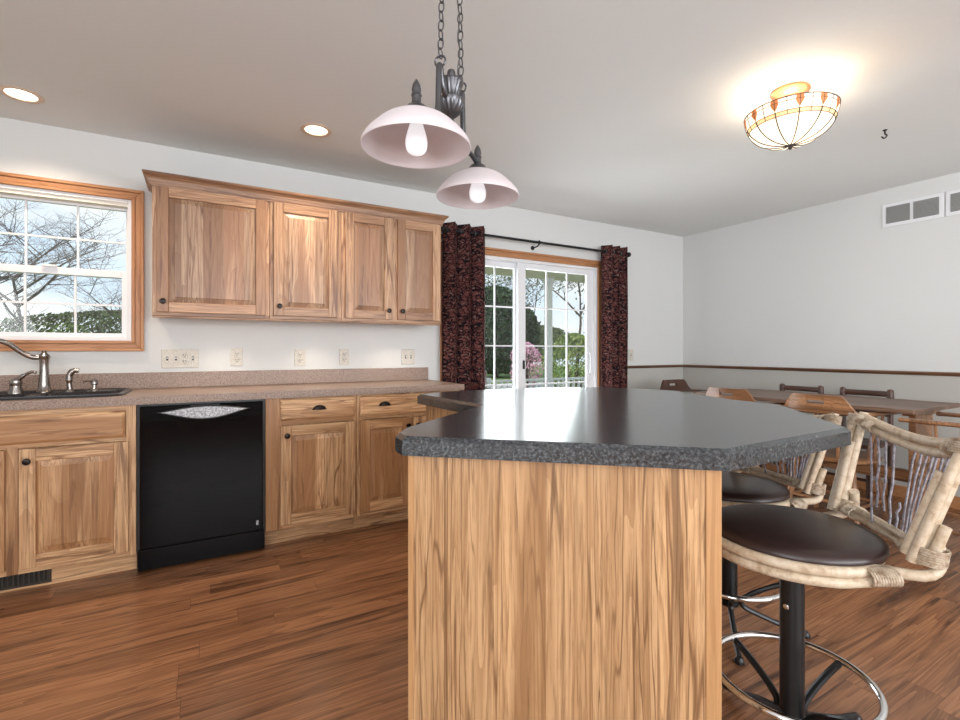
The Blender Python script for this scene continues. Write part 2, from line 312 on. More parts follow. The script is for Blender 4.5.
# ---------------------------------------------------------------- mesh helpers
def rot_to(d):
    return Vector(d).normalized().to_track_quat('Z', 'Y').to_matrix()
class MB:
    def __init__(s): s.v = []; s.f = []; s.mi = []; s.uv = None
    def add(s, vs, fs, mi=0):
        o = len(s.v); s.v += [tuple(x) for x in vs]; s.f += [tuple(i+o for i in f) for f in fs]; s.mi += [mi]*len(fs)
        return s
    def box(s, x0, x1, y0, y1, z0, z1, mi=0):
        vs = [(x, y, z) for x in (x0, x1) for y in (y0, y1) for z in (z0, z1)]
        return s.add(vs, [(0, 1, 3, 2), (4, 6, 7, 5), (0, 4, 5, 1), (2, 3, 7, 6), (0, 2, 6, 4), (1, 5, 7, 3)], mi)
    def prism(s, poly, z0, z1, mi=0, axis='z'):
        n = len(poly)
        def P(a, b, c): return {'z': (a, b, c), 'y': (a, c, b), 'x': (c, a, b)}[axis]
        vs = [P(a, b, z0) for a, b in poly]+[P(a, b, z1) for a, b in poly]
        fs = [tuple(range(n))[::-1], tuple(range(n, 2*n))]+[(i, (i+1) % n, n+(i+1) % n, n+i) for i in range(n)]
        return s.add(vs, fs, mi)
    def layers(s, rings, mi=0, cap=True, closed=True):
        """rings: list of equal-length point lists"""
        n = len(rings[0]); vs = [p for r in rings for p in r]; fs = []
        for k in range(len(rings)-1):
            for i in range(n if closed else n-1):
                j = (i+1) % n; fs.append((k*n+i, k*n+j, (k+1)*n+j, (k+1)*n+i))
        if cap: fs += [tuple(range(n))[::-1], tuple(range((len(rings)-1)*n, len(rings)*n))]
        return s.add(vs, fs, mi)
    def lathe(s, prof, c=(0, 0, 0), axis=(0, 0, 1), n=24, mi=0, cap=True):
        R = rot_to(axis); c = Vector(c)
        rings = [[c+R @ Vector((r*math.cos(2*PI*i/n), r*math.sin(2*PI*i/n), z)) for i in range(n)] for r, z in prof]
        return s.layers(rings, mi, cap)
    def cyl(s, a, b, r, r2=None, n=16, mi=0):
        a, b = Vector(a), Vector(b); L = (b-a).length
        return s.lathe([(r, 0), (r if r2 is None else r2, L)], a, b-a, n, mi)
    def tube(s, pts, r, n=10, closed=False, mi=0, flat=1.0, up=None):
        pts = [Vector(p) for p in pts]; rr = r if isinstance(r, (list, tuple)) else [r]*len(pts)
        m = len(pts); rings = []; prev = None
        for i, p in enumerate(pts):
            if closed: t = pts[(i+1) % m]-pts[i-1]
            else: t = pts[min(i+1, m-1)]-pts[max(i-1, 0)]
            t.normalize()
            if prev is None:
                a = Vector(up) if up else (Vector((0, 0, 1)) if abs(t.z) < .9 else Vector((1, 0, 0)))
                prev = a
            u = (prev-t*prev.dot(t)).normalized(); v = t.cross(u); prev = u
            rings.append([p+(u*math.cos(2*PI*k/n)*flat+v*math.sin(2*PI*k/n))*rr[i] for k in range(n)])
        if closed: rings.append(rings[0]); return s.layers(rings, mi, False)
        return s.layers(rings, mi, True)
    def torus(s, c, R, r, axis=(0, 0, 1), n=32, k=8, mi=0):
        M3 = rot_to(axis); c = Vector(c)
        return s.tube([c+M3 @ Vector((R*math.cos(2*PI*i/n), R*math.sin(2*PI*i/n), 0)) for i in range(n)], r, k, True, mi)
    def sphere(s, c, r, n=12, sq=(1, 1, 1), mi=0):
        c = Vector(c); rings = []
        for i in range(1, n):
            a = PI*i/n; rings.append([c+Vector((r*sq[0]*math.sin(a)*math.cos(2*PI*k/(2*n)), r*sq[1]*math.sin(a)*math.sin(2*PI*k/(2*n)), -r*sq[2]*math.cos(a))) for k in range(2*n)])
        return s.layers(rings, mi, True)
    def build(s, name, mats, parent=None, bevel=0, smooth=None, local=False, segs=2, off=None):
        me = bpy.data.meshes.new(name)
        o3 = Vector((0, 0, 0))
        if parent is not None and not local:
            q = parent
            while q is not None: o3 += q.location; q = q.parent
        if off is not None: o3 = Vector(off)
        me.from_pydata([tuple(Vector(v)-o3) for v in s.v], [], s.f)
        if not isinstance(mats, (list, tuple)): mats = [mats]
        for m in mats: me.materials.append(M[m] if isinstance(m, str) else m)
        for p, i in zip(me.polygons, s.mi): p.material_index = i
        bm = bmesh.new(); bm.from_mesh(me); bmesh.ops.recalc_face_normals(bm, faces=bm.faces); bm.to_mesh(me); bm.free()
        if s.uv:
            ul = me.uv_layers.new(name='UVMap')
            for l in me.loops: ul.data[l.index].uv = s.uv[l.vertex_index]
        o = bpy.data.objects.new(name, me); C.objects.link(o)
        if parent is not None: o.parent = parent
        if off is not None: o.location = off
        if smooth is None: smooth = any(len(f) > 6 for f in s.f) or len(s.f) > 60
        if smooth:
            me.shade_smooth() if hasattr(me, 'shade_smooth') else None
            try: me.set_sharp_from_angle(angle=math.radians(38))
            except Exception: pass
        if bevel:
            b = o.modifiers.new('bevel', 'BEVEL'); b.width = bevel; b.segments = segs; b.limit_method = 'ANGLE'; b.angle_limit = math.radians(40)
        return o
def tag(o, label=None, cat=None, group=None, kind=None):
    if label: o['label'] = label
    if cat: o['category'] = cat
    if group: o['group'] = group
    if kind: o['kind'] = kind
    return o
def thing(name, loc, label, cat, group=None, rz=0):
    o = bpy.data.objects.new(name, None); o.empty_display_size = .1; C.objects.link(o); o.location = loc; o.rotation_euler = (0, 0, rz)
    return tag(o, label, cat, group)
def struct(mb, name, m, **k):
    o = mb.build(name, m, **k); o['kind'] = 'structure'; return o
def smoothpts(pts, n=6, closed=False):
    """Catmull-Rom"""
    P = [Vector(p) for p in pts]; out = []; m = len(P)
    rng = range(m if closed else m-1)
    for i in rng:
        p0 = P[(i-1) % m] if closed or i > 0 else P[0]*2-P[1]
        p1 = P[i]; p2 = P[(i+1) % m]; p3 = P[(i+2) % m] if closed or i < m-2 else P[-1]*2-P[-2]
        for k in range(n):
            t = k/n
            out.append(.5*((2*p1)+(p2-p0)*t+(2*p0-5*p1+4*p2-p3)*t*t+(3*p1-p0-3*p2+p3)*t**3))
    if not closed: out.append(P[-1])
    return out
def sm2(prof): return [(p.x, p.y) for p in smoothpts([(a, b, 0) for a, b in prof], 4)]
def coil(mb, a, b, r, wire=.003, turns=6, n=12, flat=None):
    """a binding wound round the bar a-b"""
    a, b = Vector(a), Vector(b); R = rot_to(b-a); L = (b-a).length; pts = []
    rx, ry = (r, r) if flat is None else flat
    for i in range(turns*n+1):
        t = 2*PI*i/n; pts.append(a+R @ Vector((rx*math.cos(t), ry*math.sin(t), L*i/(turns*n))))
    mb.tube(pts, wire, 5)

# ---------------------------------------------------------------- structure
struct(MB().box(WW, EW, SW, NW, -.1, 0), 'floor', 'floor')
struct(MB().box(WW-.2, EW+.2, SW-.2, NW+.2, CZ, CZ+.12), 'ceiling', 'ceil')
# north wall with a window and a patio door opening
WX0, WX1, WZ0, WZ1 = -1.155, -.372, 1.210, 2.075
PX0, PX1, PZ1 = 1.785, 3.465, 1.985
T = .16
wn = MB()
wn.box(WW, WX0, NW, NW+T, 0, CZ).box(WX0, WX1, NW, NW+T, 0, WZ0).box(WX0, WX1, NW, NW+T, WZ1, CZ)
wn.box(WX1, PX0, NW, NW+T, 0, CZ).box(PX0, PX1, NW, NW+T, PZ1, CZ).box(PX1, EW, NW, NW+T, .0, CZ)
struct(wn, 'wall_north', 'wall')
we = MB().box(EW, EW+.12, SW, NW, 0, CZ); struct(we, 'wall_east', 'wall')
struct(MB().box(PX1+.07, EW, NW-.004, NW, 0, .962), 'trim_1', 'wall_low')
struct(MB().box(EW-.004, EW, SW, NW-.004, 0, .962), 'trim_2', 'wall_low')
def rail(mb, f):
    # chair rail moulding profile (depth, z)
    prof = [(0, .955), (.008, .955), (.012, .965), (.022, .975), (.026, .985), (.024, .995), (.012, 1.0), (0, 1.0)]
    return mb.prism([(f(d), z) for d, z in prof], *mb.rng, axis=mb.ax)
r_ = MB(); r_.rng = (PX1+.07, EW); r_.ax = 'x'; 
r_.prism([(NW-.005-d, z) for d, z in [(0, .962), (.008, .962), (.012, .970), (.022, .976), (.026, .984), (.022, .990), (0, .992)]], PX1+.07, EW-.004, axis='x')
struct(r_, 'trim_3', wood('dark_rail', 'x', (.20, .10, .055), (.12, .055, .03), (.05, .02, .01), heart=.85))
r_ = MB()
r_.prism([(EW-.005-d, z) for d, z in [(0, .962), (.008, .962), (.012, .970), (.022, .976), (.026, .984), (.022, .990), (0, .992)]], SW, NW-.005, axis='y')
struct(r_, 'trim_4', wood('oak_chair_rail', 'y', (.20, .10, .055), (.12, .055, .03), (.05, .02, .01), heart=.85))
struct(MB().box(EW-.016, EW-.004, SW, NW-.005, 0, .09), 'baseboard_east', 'casing')
struct(MB().box(PX1+.07, EW-.016, NW-.016, NW-.004, 0, .09), 'baseboard_north', 'casing')
# south and west walls behind the camera, with openings added for the fill lamps
ws = MB().box(WW, -.7, SW-.12, SW, 0, CZ).box(3.9, EW, SW-.12, SW, 0, CZ).box(-.7, 3.9, SW-.12, SW, 0, .7).box(-.7, 3.9, SW-.12, SW, 2.2, CZ)
struct(ws, 'wall_south', 'wall')
wwm = MB().box(WW-.12, WW, SW, -2.7, 0, CZ).box(WW-.12, WW, -.1, NW, 0, CZ).box(WW-.12, WW, -2.7, -.1, 0, .7).box(WW-.12, WW, -2.7, -.1, 2.2, CZ)
struct(wwm, 'wall_west', 'wall')

# ---- window over the sink
win = thing('window_1', (-.765, NW, 1.15), None, None); win['kind'] = 'structure'
def casing_frame(parent, x0, x1, z0, z1, wd, sill=True, name='casing'):
    # profiled: outer board + raised back band + inner bead
    def ring(mb, a, b, y):   # a..b insets from the outer edge
        X0, X1, Z0, Z1 = x0-wd+a, x1+wd-a, (z0-wd+a if sill else 0), z1+wd-a
        x0_, x1_, z0_, z1_ = x0-wd+b, x1+wd-b, (z0-wd+b if sill else 0), z1+wd-b
        mb.prism([(X0, Z1), (X1, Z1), (x1_, z1_), (x0_, z1_)], y, NW, 0, 'y')
        if sill: mb.prism([(X0, Z0), (x0_, z0_), (x1_, z0_), (X1, Z0)], y, NW, 0, 'y')
        mb.prism([(X0, Z0), (X0, Z1), (x0_, z1_), (x0_, z0_)], y, NW, 1, 'y')
        mb.prism([(X1, Z0), (x1_, z0_), (x1_, z1_), (X1, Z1)], y, NW, 1, 'y')
    mb = MB(); ring(mb, 0, wd*.3, NW-.022); ring(mb, wd*.3, wd*.72, NW-.014); ring(mb, wd*.72, wd, NW-.018)
    return mb.build(name, ['casing', 'casing_v'], parent, bevel=.003)
casing_frame(win, WX0, WX1, WZ0, WZ1, .064)
jb = MB(); e = .02
jb.box(WX0, WX0+e, NW-.002, NW+.14, WZ0, WZ1).box(WX1-e, WX1, NW-.002, NW+.14, WZ0, WZ1).box(WX0+e, WX1-e, NW-.002, NW+.14, WZ1-e, WZ1).box(WX0+e, WX1-e, NW-.002, NW+.14, WZ0, WZ0+e)
jb.build('window_frame', 'white', win, bevel=.002)
def sash(parent, x0, x1, z0, z1, y, st, rows, cols, name='sash', mun=.011, bot=None, topw=None, sth=.03):
    bot = bot or st; topw = topw or st
    mb = MB().box(x0, x0+st, y, y+sth, z0, z1).box(x1-st, x1, y, y+sth, z0, z1).box(x0+st, x1-st, y, y+sth, z0, z0+bot).box(x0+st, x1-st, y, y+sth, z1-topw, z1)
    s_ = mb.build(name, 'white', parent, bevel=.002)
    g0, g1, h0, h1 = x0+st, x1-st, z0+bot, z1-topw
    mm = MB()
    for i in range(1, cols): x = g0+(g1-g0)*i/cols; mm.box(x-mun/2, x+mun/2, y+sth*.3, y+sth*.7, h0, h1)
    for i in range(1, rows): z = h0+(h1-h0)*i/rows; mm.box(g0, g1, y+sth*.28, y+sth*.72, z-mun/2, z+mun/2)
    mm.build('muntins', 'white', s_, local=False)
    MB().box(g0, g1, y+sth*.47, y+sth*.53, h0, h1).build('pane', 'glass', s_)
    return s_
sash(win, WX0+.02, WX1-.02, 1.60, WZ1-.035, NW+.075, .018, 2, 3, bot=.02)
sash(win, WX0+.02, WX1-.02, WZ0+.02, 1.64, NW+.035, .034, 2, 3, bot=.026, topw=.042)
MB().box(WX0+.02, WX1-.02, NW+.01, NW+.13, WZ1-.04, WZ1-.02).build('head_stop', 'cream', win)
MB().box(-.80, -.73, NW+.015, NW+.035, 1.638, 1.65).build('sash_lock', 'white', win, bevel=.003)

# ---- patio door
pd = thing('door_1', (2.607, NW, 0), None, None); pd['kind'] = 'structure'
casing_frame(pd, PX0, PX1, .0, PZ1, .068, sill=False)
jb = MB(); e = .025
jb.box(PX0, PX0+e, NW-.002, NW+.15, 0, PZ1).box(PX1-e, PX1, NW-.002, NW+.15, 0, PZ1).box(PX0+e, PX1-e, NW-.002, NW+.15, PZ1-e, PZ1).box(PX0+e, PX1-e, NW-.002, NW+.15, 0, .03)
jb.build('door_frame', 'white', pd, bevel=.002)
lp = sash(pd, PX0+.025, 2.60, .03, PZ1-.025, NW+.085, .08, 5, 3, 'fixed_panel', .012, bot=.09, topw=.05)
rp = sash(pd, 2.525, PX1-.022, .03, PZ1-.025, NW+.035, .083, 5, 3, 'sliding_panel', .012, bot=.09, topw=.05)
hd = MB(); hd.tube(smoothpts([(3.39, NW+.035, .93), (3.37, NW-.005, .95), (3.365, NW-.012, 1.03), (3.37, NW-.005, 1.11), (3.39, NW+.035, 1.13)], 4), .009, 8); hd.box(3.375, 3.41, NW+.028, NW+.036, .90, 1.16)
hd.build('door_handle', 'white', rp)
MB().box(2.575, 2.59, NW+.02, NW+.035, .98, 1.06).build('latch', 'black_metal', rp)

# ---------------------------------------------------------------- outdoors
tag(MB().box(-14, 30, NW+.16, 60, -.42, -.3).build('lawn', 'lawn'), 'green lawn beyond the patio door', 'lawn', kind='structure')
tag(MB().box(1.0, 6.6, NW+.17, NW+3.3, -.3, -.02).build('patio_deck', 'deck'), 'grey covered deck outside the sliding door', 'deck', kind='structure')
tag(MB().box(-14, 30, 15.5, 17.6, -.30, -.27).build('driveway', 'asphalt'), 'pale driveway crossing the lawn', 'driveway', kind='structure')
tag(MB().box(.8, 6.9, NW+.17, NW+2.95, 2.36, 2.46).build('porch_roof', 'soffit'), 'beige porch ceiling over the deck', 'porch roof', kind='structure')
p = thing('porch_post', (5.06, NW+2.85, -.02), 'white square porch post seen through the sliding door', 'post')
x, y = p.location.x, p.location.y
MB().box(x-.05, x+.05, y-.05, y+.05, .12, 2.28).build('shaft', 'porch', p, bevel=.006)
MB().box(x-.07, x+.07, y-.07, y+.07, -.02, .12).build('base', 'porch', p, bevel=.006)
MB().box(x-.07, x+.07, y-.07, y+.07, 2.28, 2.36).build('cap', 'porch', p, bevel=.006)
pr = thing('porch_railing', (4.4, NW+3.2, -.02), 'white porch railing at the edge of the deck', 'railing')
mb = MB().box(1.6, 6.6, NW+3.17, NW+3.25, .62, .66); mb.build('top_rail', 'porch', pr, bevel=.006)
MB().box(1.6, 6.6, NW+3.19, NW+3.23, .06, .10).build('bottom_rail', 'porch', pr)
for x in (1.63, 4.1, 6.55): MB().box(x-.035, x+.035, NW+3.175, NW+3.245, -.02, .70).build('newel', 'porch', pr)
for k in range(40): MB().box(1.7+k*.12, 1.735+k*.12, NW+3.193, NW+3.227, .1, .62).build('baluster', 'porch', pr)
pc = thing('patio_chair', (3.15, NW+1.9, -.02), 'grey slatted patio chair on the deck outside the door', 'chair')
for dx in (-.26, .26):
    for dy in (-.25, .25): MB().box(3.15+dx-.02, 3.15+dx+.02, NW+1.9+dy-.02, NW+1.9+dy+.02, -.02, .60 if dy < 0 else .86).build('leg', 'deck', pc)
    MB().box(3.15+dx-.04, 3.15+dx+.04, NW+1.6, NW+2.18, .60, .625).build('armrest', 'deck', pc, bevel=.004)
MB().box(2.89, 3.41, NW+1.65, NW+2.15, .38, .41).build('seat', 'deck', pc, bevel=.004)
mb = MB()
for k in range(5): mb.box(2.92+k*.098, 2.995+k*.098, NW+2.14, NW+2.16, .42, .84)
mb.box(2.88, 3.42, NW+2.13, NW+2.17, .80, .88); mb.build('backrest', 'deck', pc)

def tree(name, label, loc, h, spread, levels=5, seed=0, r0=.14, n=5, leaf=None, leaves=0, ls=.08, up=.55, cat='tree', group=None, lo=.28):
    rnd = random.Random(seed); root = thing(name, loc, label, cat, group)
    mb = MB(); tips = []
    def br(p, d, L, r, lv):
        q = p; pts = [p]; dd = Vector(d)
        for k in range(3):
            dd = (dd+Vector((rnd.gauss(0, .12), rnd.gauss(0, .12), rnd.gauss(.03, .08)))).normalized()
            q = q+dd*(L/3); pts.append(q)
        rr = [r*(1-.22*i) for i in range(4)] if lv < levels else [r, r*.8, r*.6, r*.3]
        mb.tube(pts, rr, 5 if lv < 2 else 3)
        if lv >= levels-1: tips.extend(pts[1:])
        if lv < levels:
            for k in range(n if lv else n+2):
                t = rnd.uniform(lo if lv else .35, 1); i = min(2, int(t*3)); b = pts[i].lerp(pts[i+1], t*3-i)
                a = rnd.uniform(0, 2*PI); side = Vector((math.cos(a), math.sin(a), 0))
                nd = (dd*up+side*spread+Vector((0, 0, rnd.uniform(-.15, .4)))).normalized()
                br(b, nd, L*rnd.uniform(.5, .75), r*.5, lv+1)
    br(Vector((0, 0, 0)), (0, 0, 1), h*.45, r0, 0)
    mb.build('trunk_and_branches', 'bark', root, local=True, smooth=False)
    if leaf and leaves:
        lm = MB()
        for k in range(leaves):
            p = rnd.choice(tips)+Vector((rnd.gauss(0, .25), rnd.gauss(0, .25), rnd.gauss(0, .25)))
            leafquad(lm, p, ls*rnd.uniform(.6, 1.3), rnd)
        lm.build('foliage', leaf, root, local=True, smooth=False)
    return root
def leafquad(lm, p, s_, rnd):
    a = Vector((rnd.gauss(0, 1), rnd.gauss(0, 1), rnd.gauss(0, 1))).normalized(); b = a.orthogonal().normalized()
    c = a.cross(b); lm.add([p-b*s_, p+c*s_*.45, p+b*s_, p-c*s_*.45], [(0, 1, 2, 3)])
def shrub(name, label, loc, rx, ry, h, leaf, cnt, ls, seed=1, cat='shrub', cone=False, group=None):
    rnd = random.Random(seed); root = thing(name, loc, label, cat, group)
    lm = MB(); st = MB()
    for k in range(7 if not cone else 1):
        a = rnd.uniform(0, 2*PI); t = 0 if cone else rnd.uniform(.2, .8)
        st.tube([(0, 0, 0), (rx*t*.5*math.cos(a), ry*t*.5*math.sin(a), h*.45), (rx*t*math.cos(a), ry*t*math.sin(a), h*.85)], [.03*h, .02*h, .006*h], 5)
    for k in range(cnt):
        u = rnd.random(); a = rnd.uniform(0, 2*PI); z = rnd.random()
        if cone:
            R = (1-z)**.8*(.75+.25*math.sin(z*40+a*3)); zz = .06+z*.94
        else:
            zz = .05+.95*z; R = math.sqrt(max(0, 1-(2*zz-1)**2))*(.85+.3*math.sin(a*3+z*7)*.5)
        rr = R*(.55+.45*u**.4)
        leafquad(lm, Vector((rx*rr*math.cos(a), ry*rr*math.sin(a), h*zz)), ls*rnd.uniform(.6, 1.3), rnd)
    lm.build('foliage', leaf, root, local=True, smooth=False); st.build('stem', 'bark', root, local=True, smooth=False)
    return root
# beyond the window over the sink
tree('bare_tree', 'wide bare tree filling the left of the sink window', (-5.6, 14.5, -.3), 8.5, .85, 5, 3, .11, 4)
tree('bare_tree', 'bare tree standing in the middle of the sink window view', (-5.0, 22.5, -.3), 9, .8, 5, 11, .10, 4)
tree('bare_tree', 'lower bare tree at the right of the sink window', (-3.2, 31, -.3), 9, .8, 5, 21, .10, 4)
shrub('evergreen_shrub', 'dark leafy shrub at the lower left of the sink window', (-4.3, 11.5, -.3), 1.2, 1.0, 2.35, 'ever', 2600, .06, 5)
shrub('yellow_green_shrub', 'yellow green shrub low in the middle of the sink window', (-2.2, 12.0, -.3), .8, .8, 1.95, 'leaf', 700, .035, 6)
shrub('olive_shrub', 'thin olive shrub at the lower right of the sink window', (-1.9, 15.5, -.3), 1.1, .9, 2.4, 'olive', 1500, .04, 8)
shrub('hedge_tree', 'distant brownish thicket behind the bare trees', (-4.5, 42, -.3), 9, 2, 4.2, 'olive', 9000, .16, 9)
# beyond the patio door
shrub('evergreen_tree', 'dark rounded evergreen beyond the left pane of the sliding door', (13.9, 22.5, -.3), 2.5, 2.2, 4.9, 'ever', 9000, .17, 12, 'tree', group=None)
tree('budding_tree', 'budding branchy tree behind the sliding door on the right', (13.4, 15.4, -.3), 8.5, .8, 5, 31, .09, 4, 'olive', 2600, .07)
tree('budding_tree', 'budding tree seen through the middle of the sliding door', (20.0, 27.5, -.3), 10.5, .8, 5, 35, .11, 4, 'olive', 1800, .10)
tree('budding_tree', 'budding tree at the right edge of the sliding door view', (21.0, 19.8, -.3), 11, .85, 5, 41, .10, 4, 'olive', 3200, .09)
shrub('blossom_bush', 'pink blossoming bush on the lawn beyond the sliding door', (10.9, 15.4, -.3), .75, .75, 1.75, 'blossom', 1500, .06, 14, 'bush')
shrub('flowering_shrub', 'yellow green shrub close behind the porch railing', (7.63, 8.88, -.3), .95, .8, 1.85, 'leaf', 4200, .045, 15)
shrub('hedge_row', 'far row of dark trees along the edge of the lawn', (24, 44, -.3), 20, 3, 4.6, 'olive', 16000, .28, 17, 'hedge')

# ---------------------------------------------------------------- kitchen run
FY = 3.055        # face frame front
def knob(parent, x, y, z, m='knob'):
    return MB().lathe([(.010, 0), (.006, .004), (.006, .014), (.014, .018), (.0165, .024), (.014, .030), (.004, .032)], (x, y, z), (0, -1, 0), 18).build('knob', m, parent)
def panel_door(parent, x0, x1, z0, z1, y, ms, knobpos=None, st=.06, name='door'):
    v, h, p = ms; t = .020
    mb = MB()
    mb.box(x0, x0+st, y-t, y, z0, z1, 0).box(x1-st, x1, y-t, y, z0, z1, 0)
    mb.box(x0+st, x1-st, y-t, y, z0, z0+st, 1).box(x0+st, x1-st, y-t, y, z1-st, z1, 1)
    d = mb.build(name, [v, h], parent, bevel=.003)
    # raised panel with sloped margin
    a0, a1, b0, b1 = x0+st, x1-st, z0+st, z1-st; m_ = .028
    def R(i, yy): return [(a0+i, yy, b0+i), (a1-i, yy, b0+i), (a1-i, yy, b1-i), (a0+i, yy, b1-i)]
    pm = MB().layers([R(-.005, y-.004), R(0, y-.008), R(m_, y-.0155), R(m_+.003, y-.0175)])
    pm.build('panel', p, d, smooth=False)
    if knobpos: knob(d, knobpos[0], y-t, knobpos[1])
    return d
def cup_pull(parent, x, y, z):
    mb = MB(); n = 14; rings = []
    W_, H_, D_ = .040, .026, .024
    for j in range(7):
        a = (PI/2)*j/6
        rings.append([(x+W_*math.cos(PI*i/n)*math.cos(a*.999), y-D_*math.sin(a), z+H_*math.sin(PI*i/n)*(math.cos(a)*.45+.55)-.004) for i in range(n+1)])
    mb.layers(rings, cap=False, closed=False)
    mb.box(x-.043, x+.043, y-.003, y, z-.006, z-.001)
    o = mb.build('cup_pull', 'knob', parent, smooth=True)
    s_ = o.modifiers.new('sol', 'SOLIDIFY'); s_.thickness = .003
    return o
def drawer(parent, x0, x1, z0, z1, y, m, pulls=()):
    def R(i, yy): return [(x0+i, yy, z0+i), (x1-i, yy, z0+i), (x1-i, yy, z1-i), (x0+i, yy, z1-i)]
    d = MB().layers([R(0, y), R(0, y-.014), R(.012, y-.020)]).build('drawer_front', m, parent, smooth=False, bevel=.001)
    for px in pulls: cup_pull(d, px, y-.02, (z0+z1)/2)
    return d
HM = ('hick_v', 'hick_h', 'hick_panel')
def carcass(parent, x0, x1, y0, y1, z0, z1, frame, m, mh, open_=()):
    """box with a face frame; frame = (list of stile x ranges, list of rail z ranges)"""
    mb = MB().box(x0, x1, y0+.019, y1, z0, z1)
    o = mb.build('carcass', m, parent)
    fm = MB()
    for fr_ in frame[0]: fm.box(fr_[0], fr_[1], y0, y0+.019, z0, fr_[2] if len(fr_) > 2 else z1, 0)
    for (a, b), (c, d) in frame[1]: fm.box(a, b, y0+.0004, y0+.019, c, d, 1)
    fm.build('face_frame', [m, mh], parent, bevel=.0015)
BZ1 = .872
# sink base
sb = thing('sink_cabinet', (-.765, 3.36, 0), 'hickory base cabinet under the black sink', 'cabinet')
carcass(sb, -1.235, -.292, FY, 3.66, .10, BZ1, ([(-1.235, -1.19), (-.795, -.745, .70), (-.335, -.292)], [((-1.19, -.335), (.10, .135)), ((-1.19, -.335), (.69, .72)), ((-1.19, -.335), (.835, BZ1))]), 'hick_v', 'hick_h')
drawer(sb, -1.205, -.336, .712, .846, FY, 'hick_h')
panel_door(sb, -.740, -.322, .127, .688, FY, HM, (-.707, .632))
panel_door(sb, -1.21, -.788, .127, .688, FY, HM, (-.815, .632))
MB().box(-1.235, -.292, 3.13, 3.15, 0, .10).build('toe_kick', 'hick_h', sb)
# register in the toe kick
rg = thing('floor_register', (-.85, 3.13, 0), 'dark bronze louvred air register in the toe kick below the sink cabinet', 'vent')
MB().box(-1.05, -.640, 3.122, 3.1295, .012, .094).build('plate', 'vent', rg, bevel=.003)
MB().box(-1.035, -.657, 3.1205, 3.1225, .026, .082).build('opening', 'gap', rg)
lm = MB()
for k in range(20): x = -1.026+k*.0188; lm.box(x, x+.006, 3.116, 3.1215, .026, .082)
lm.build('louvres', 'vent', rg)
# second base run
b2 = thing('base_cabinet', (.57, 3.36, 0), 'hickory base cabinet with one drawer right of the dishwasher', 'cabinet')
carcass(b2, .322, .851, FY, 3.66, .10, BZ1, ([(.322, .385), (.385, .412), (.83, .851)], [((.412, .83), (.10, .135)), ((.412, .83), (.712, .742)), ((.412, .83), (.845, BZ1))]), 'hick_v', 'hick_h')
drawer(b2, .400, .838, .738, .862, FY, 'hick_h', [.62])
panel_door(b2, .400, .838, .127, .708, FY, HM, (.434, .652))
MB().box(.322, .851, 3.13, 3.15, 0, .10).build('toe_kick', 'hick_h', b2)
b3 = thing('base_cabinet', (1.23, 3.36, 0), 'hickory two-door base cabinet with a wide drawer, half behind the island', 'cabinet')
carcass(b3, .853, 1.59, FY, 3.66, .10, BZ1, ([(.853, .885), (1.205, 1.245), (1.555, 1.59)], [((.885, 1.555), (.10, .135)), ((.885, 1.555), (.712, .742)), ((.885, 1.555), (.845, BZ1))]), 'hick_v', 'hick_h')
drawer(b3, .872, 1.57, .738, .862, FY, 'hick_h', [1.03, 1.41])
panel_door(b3, .872, 1.212, .127, .708, FY, HM, (1.188, .655))
panel_door(b3, 1.232, 1.57, .127, .708, FY, HM, (1.257, .655))
MB().box(.853, 1.59, 3.13, 3.15, 0, .10).build('toe_kick', 'hick_h', b3)
# dishwasher
dw = thing('dishwasher', (.015, 3.36, 0), 'black built-in dishwasher between the hickory cabinets', 'dishwasher')
MB().box(-.290, .320, 3.07, 3.64, .02, .868).build('tub', 'black_plastic', dw)
MB().box(-.276, .306, 3.028, 3.07, .125, .862).build('door', 'black', dw, bevel=.006)
MB().box(-.285, .315, 3.045, 3.07, .012, .118).build('kick_panel', 'black', dw, bevel=.003)
def lens(x0, x1, zc, up, dn, n=20):
    t_ = [(x0+(x1-x0)*i/n, zc+up*math.sin(PI*i/n)**1.2) for i in range(n+1)]
    b_ = [(x0+(x1-x0)*i/n, zc-dn*math.sin(PI*i/n)**1.2) for i in range(n-1, 0, -1)]
    return t_+b_
MB().prism(lens(-.205, .245, .827, .028, .048), 3.020, 3.030, axis='y').build('handle_pocket', 'black_plastic', dw, bevel=.003)
MB().prism(lens(-.185, .225, .826, .022, .040), 3.0165, 3.0205, axis='y').build('handle', 'handle', dw, bevel=.002)
MB().box(-.05, .09, 3.014, 3.028, .853, .860).build('latch_grip', 'black_plastic', dw, bevel=.003)
MB().box(.270, .282, 3.0255, 3.0285, .16, .185).build('badge', 'handle', dw)
# countertop with sink hole
ct = thing('countertop', (.18, 3.35, .874), 'brown speckled laminate countertop along the window wall', 'countertop')
HX0, HX1, HY0, HY1 = -1.15, -.39, 3.17, 3.50
CT0, CT1 = -1.24, 1.605
mb = MB().box(CT0, HX0, 3.02, NW-.001, .874, .914).box(HX1, CT1, 3.02, NW-.001, .874, .914).box(HX0, HX1, 3.02, HY0, .874, .914).box(HX0, HX1, HY1, NW-.001, .874, .914)
mb.build('worktop', 'counter', ct)
MB().box(CT0, CT1, 3.645, NW-.001, .914, 1.014).build('backsplash', 'counter', ct, bevel=.004)
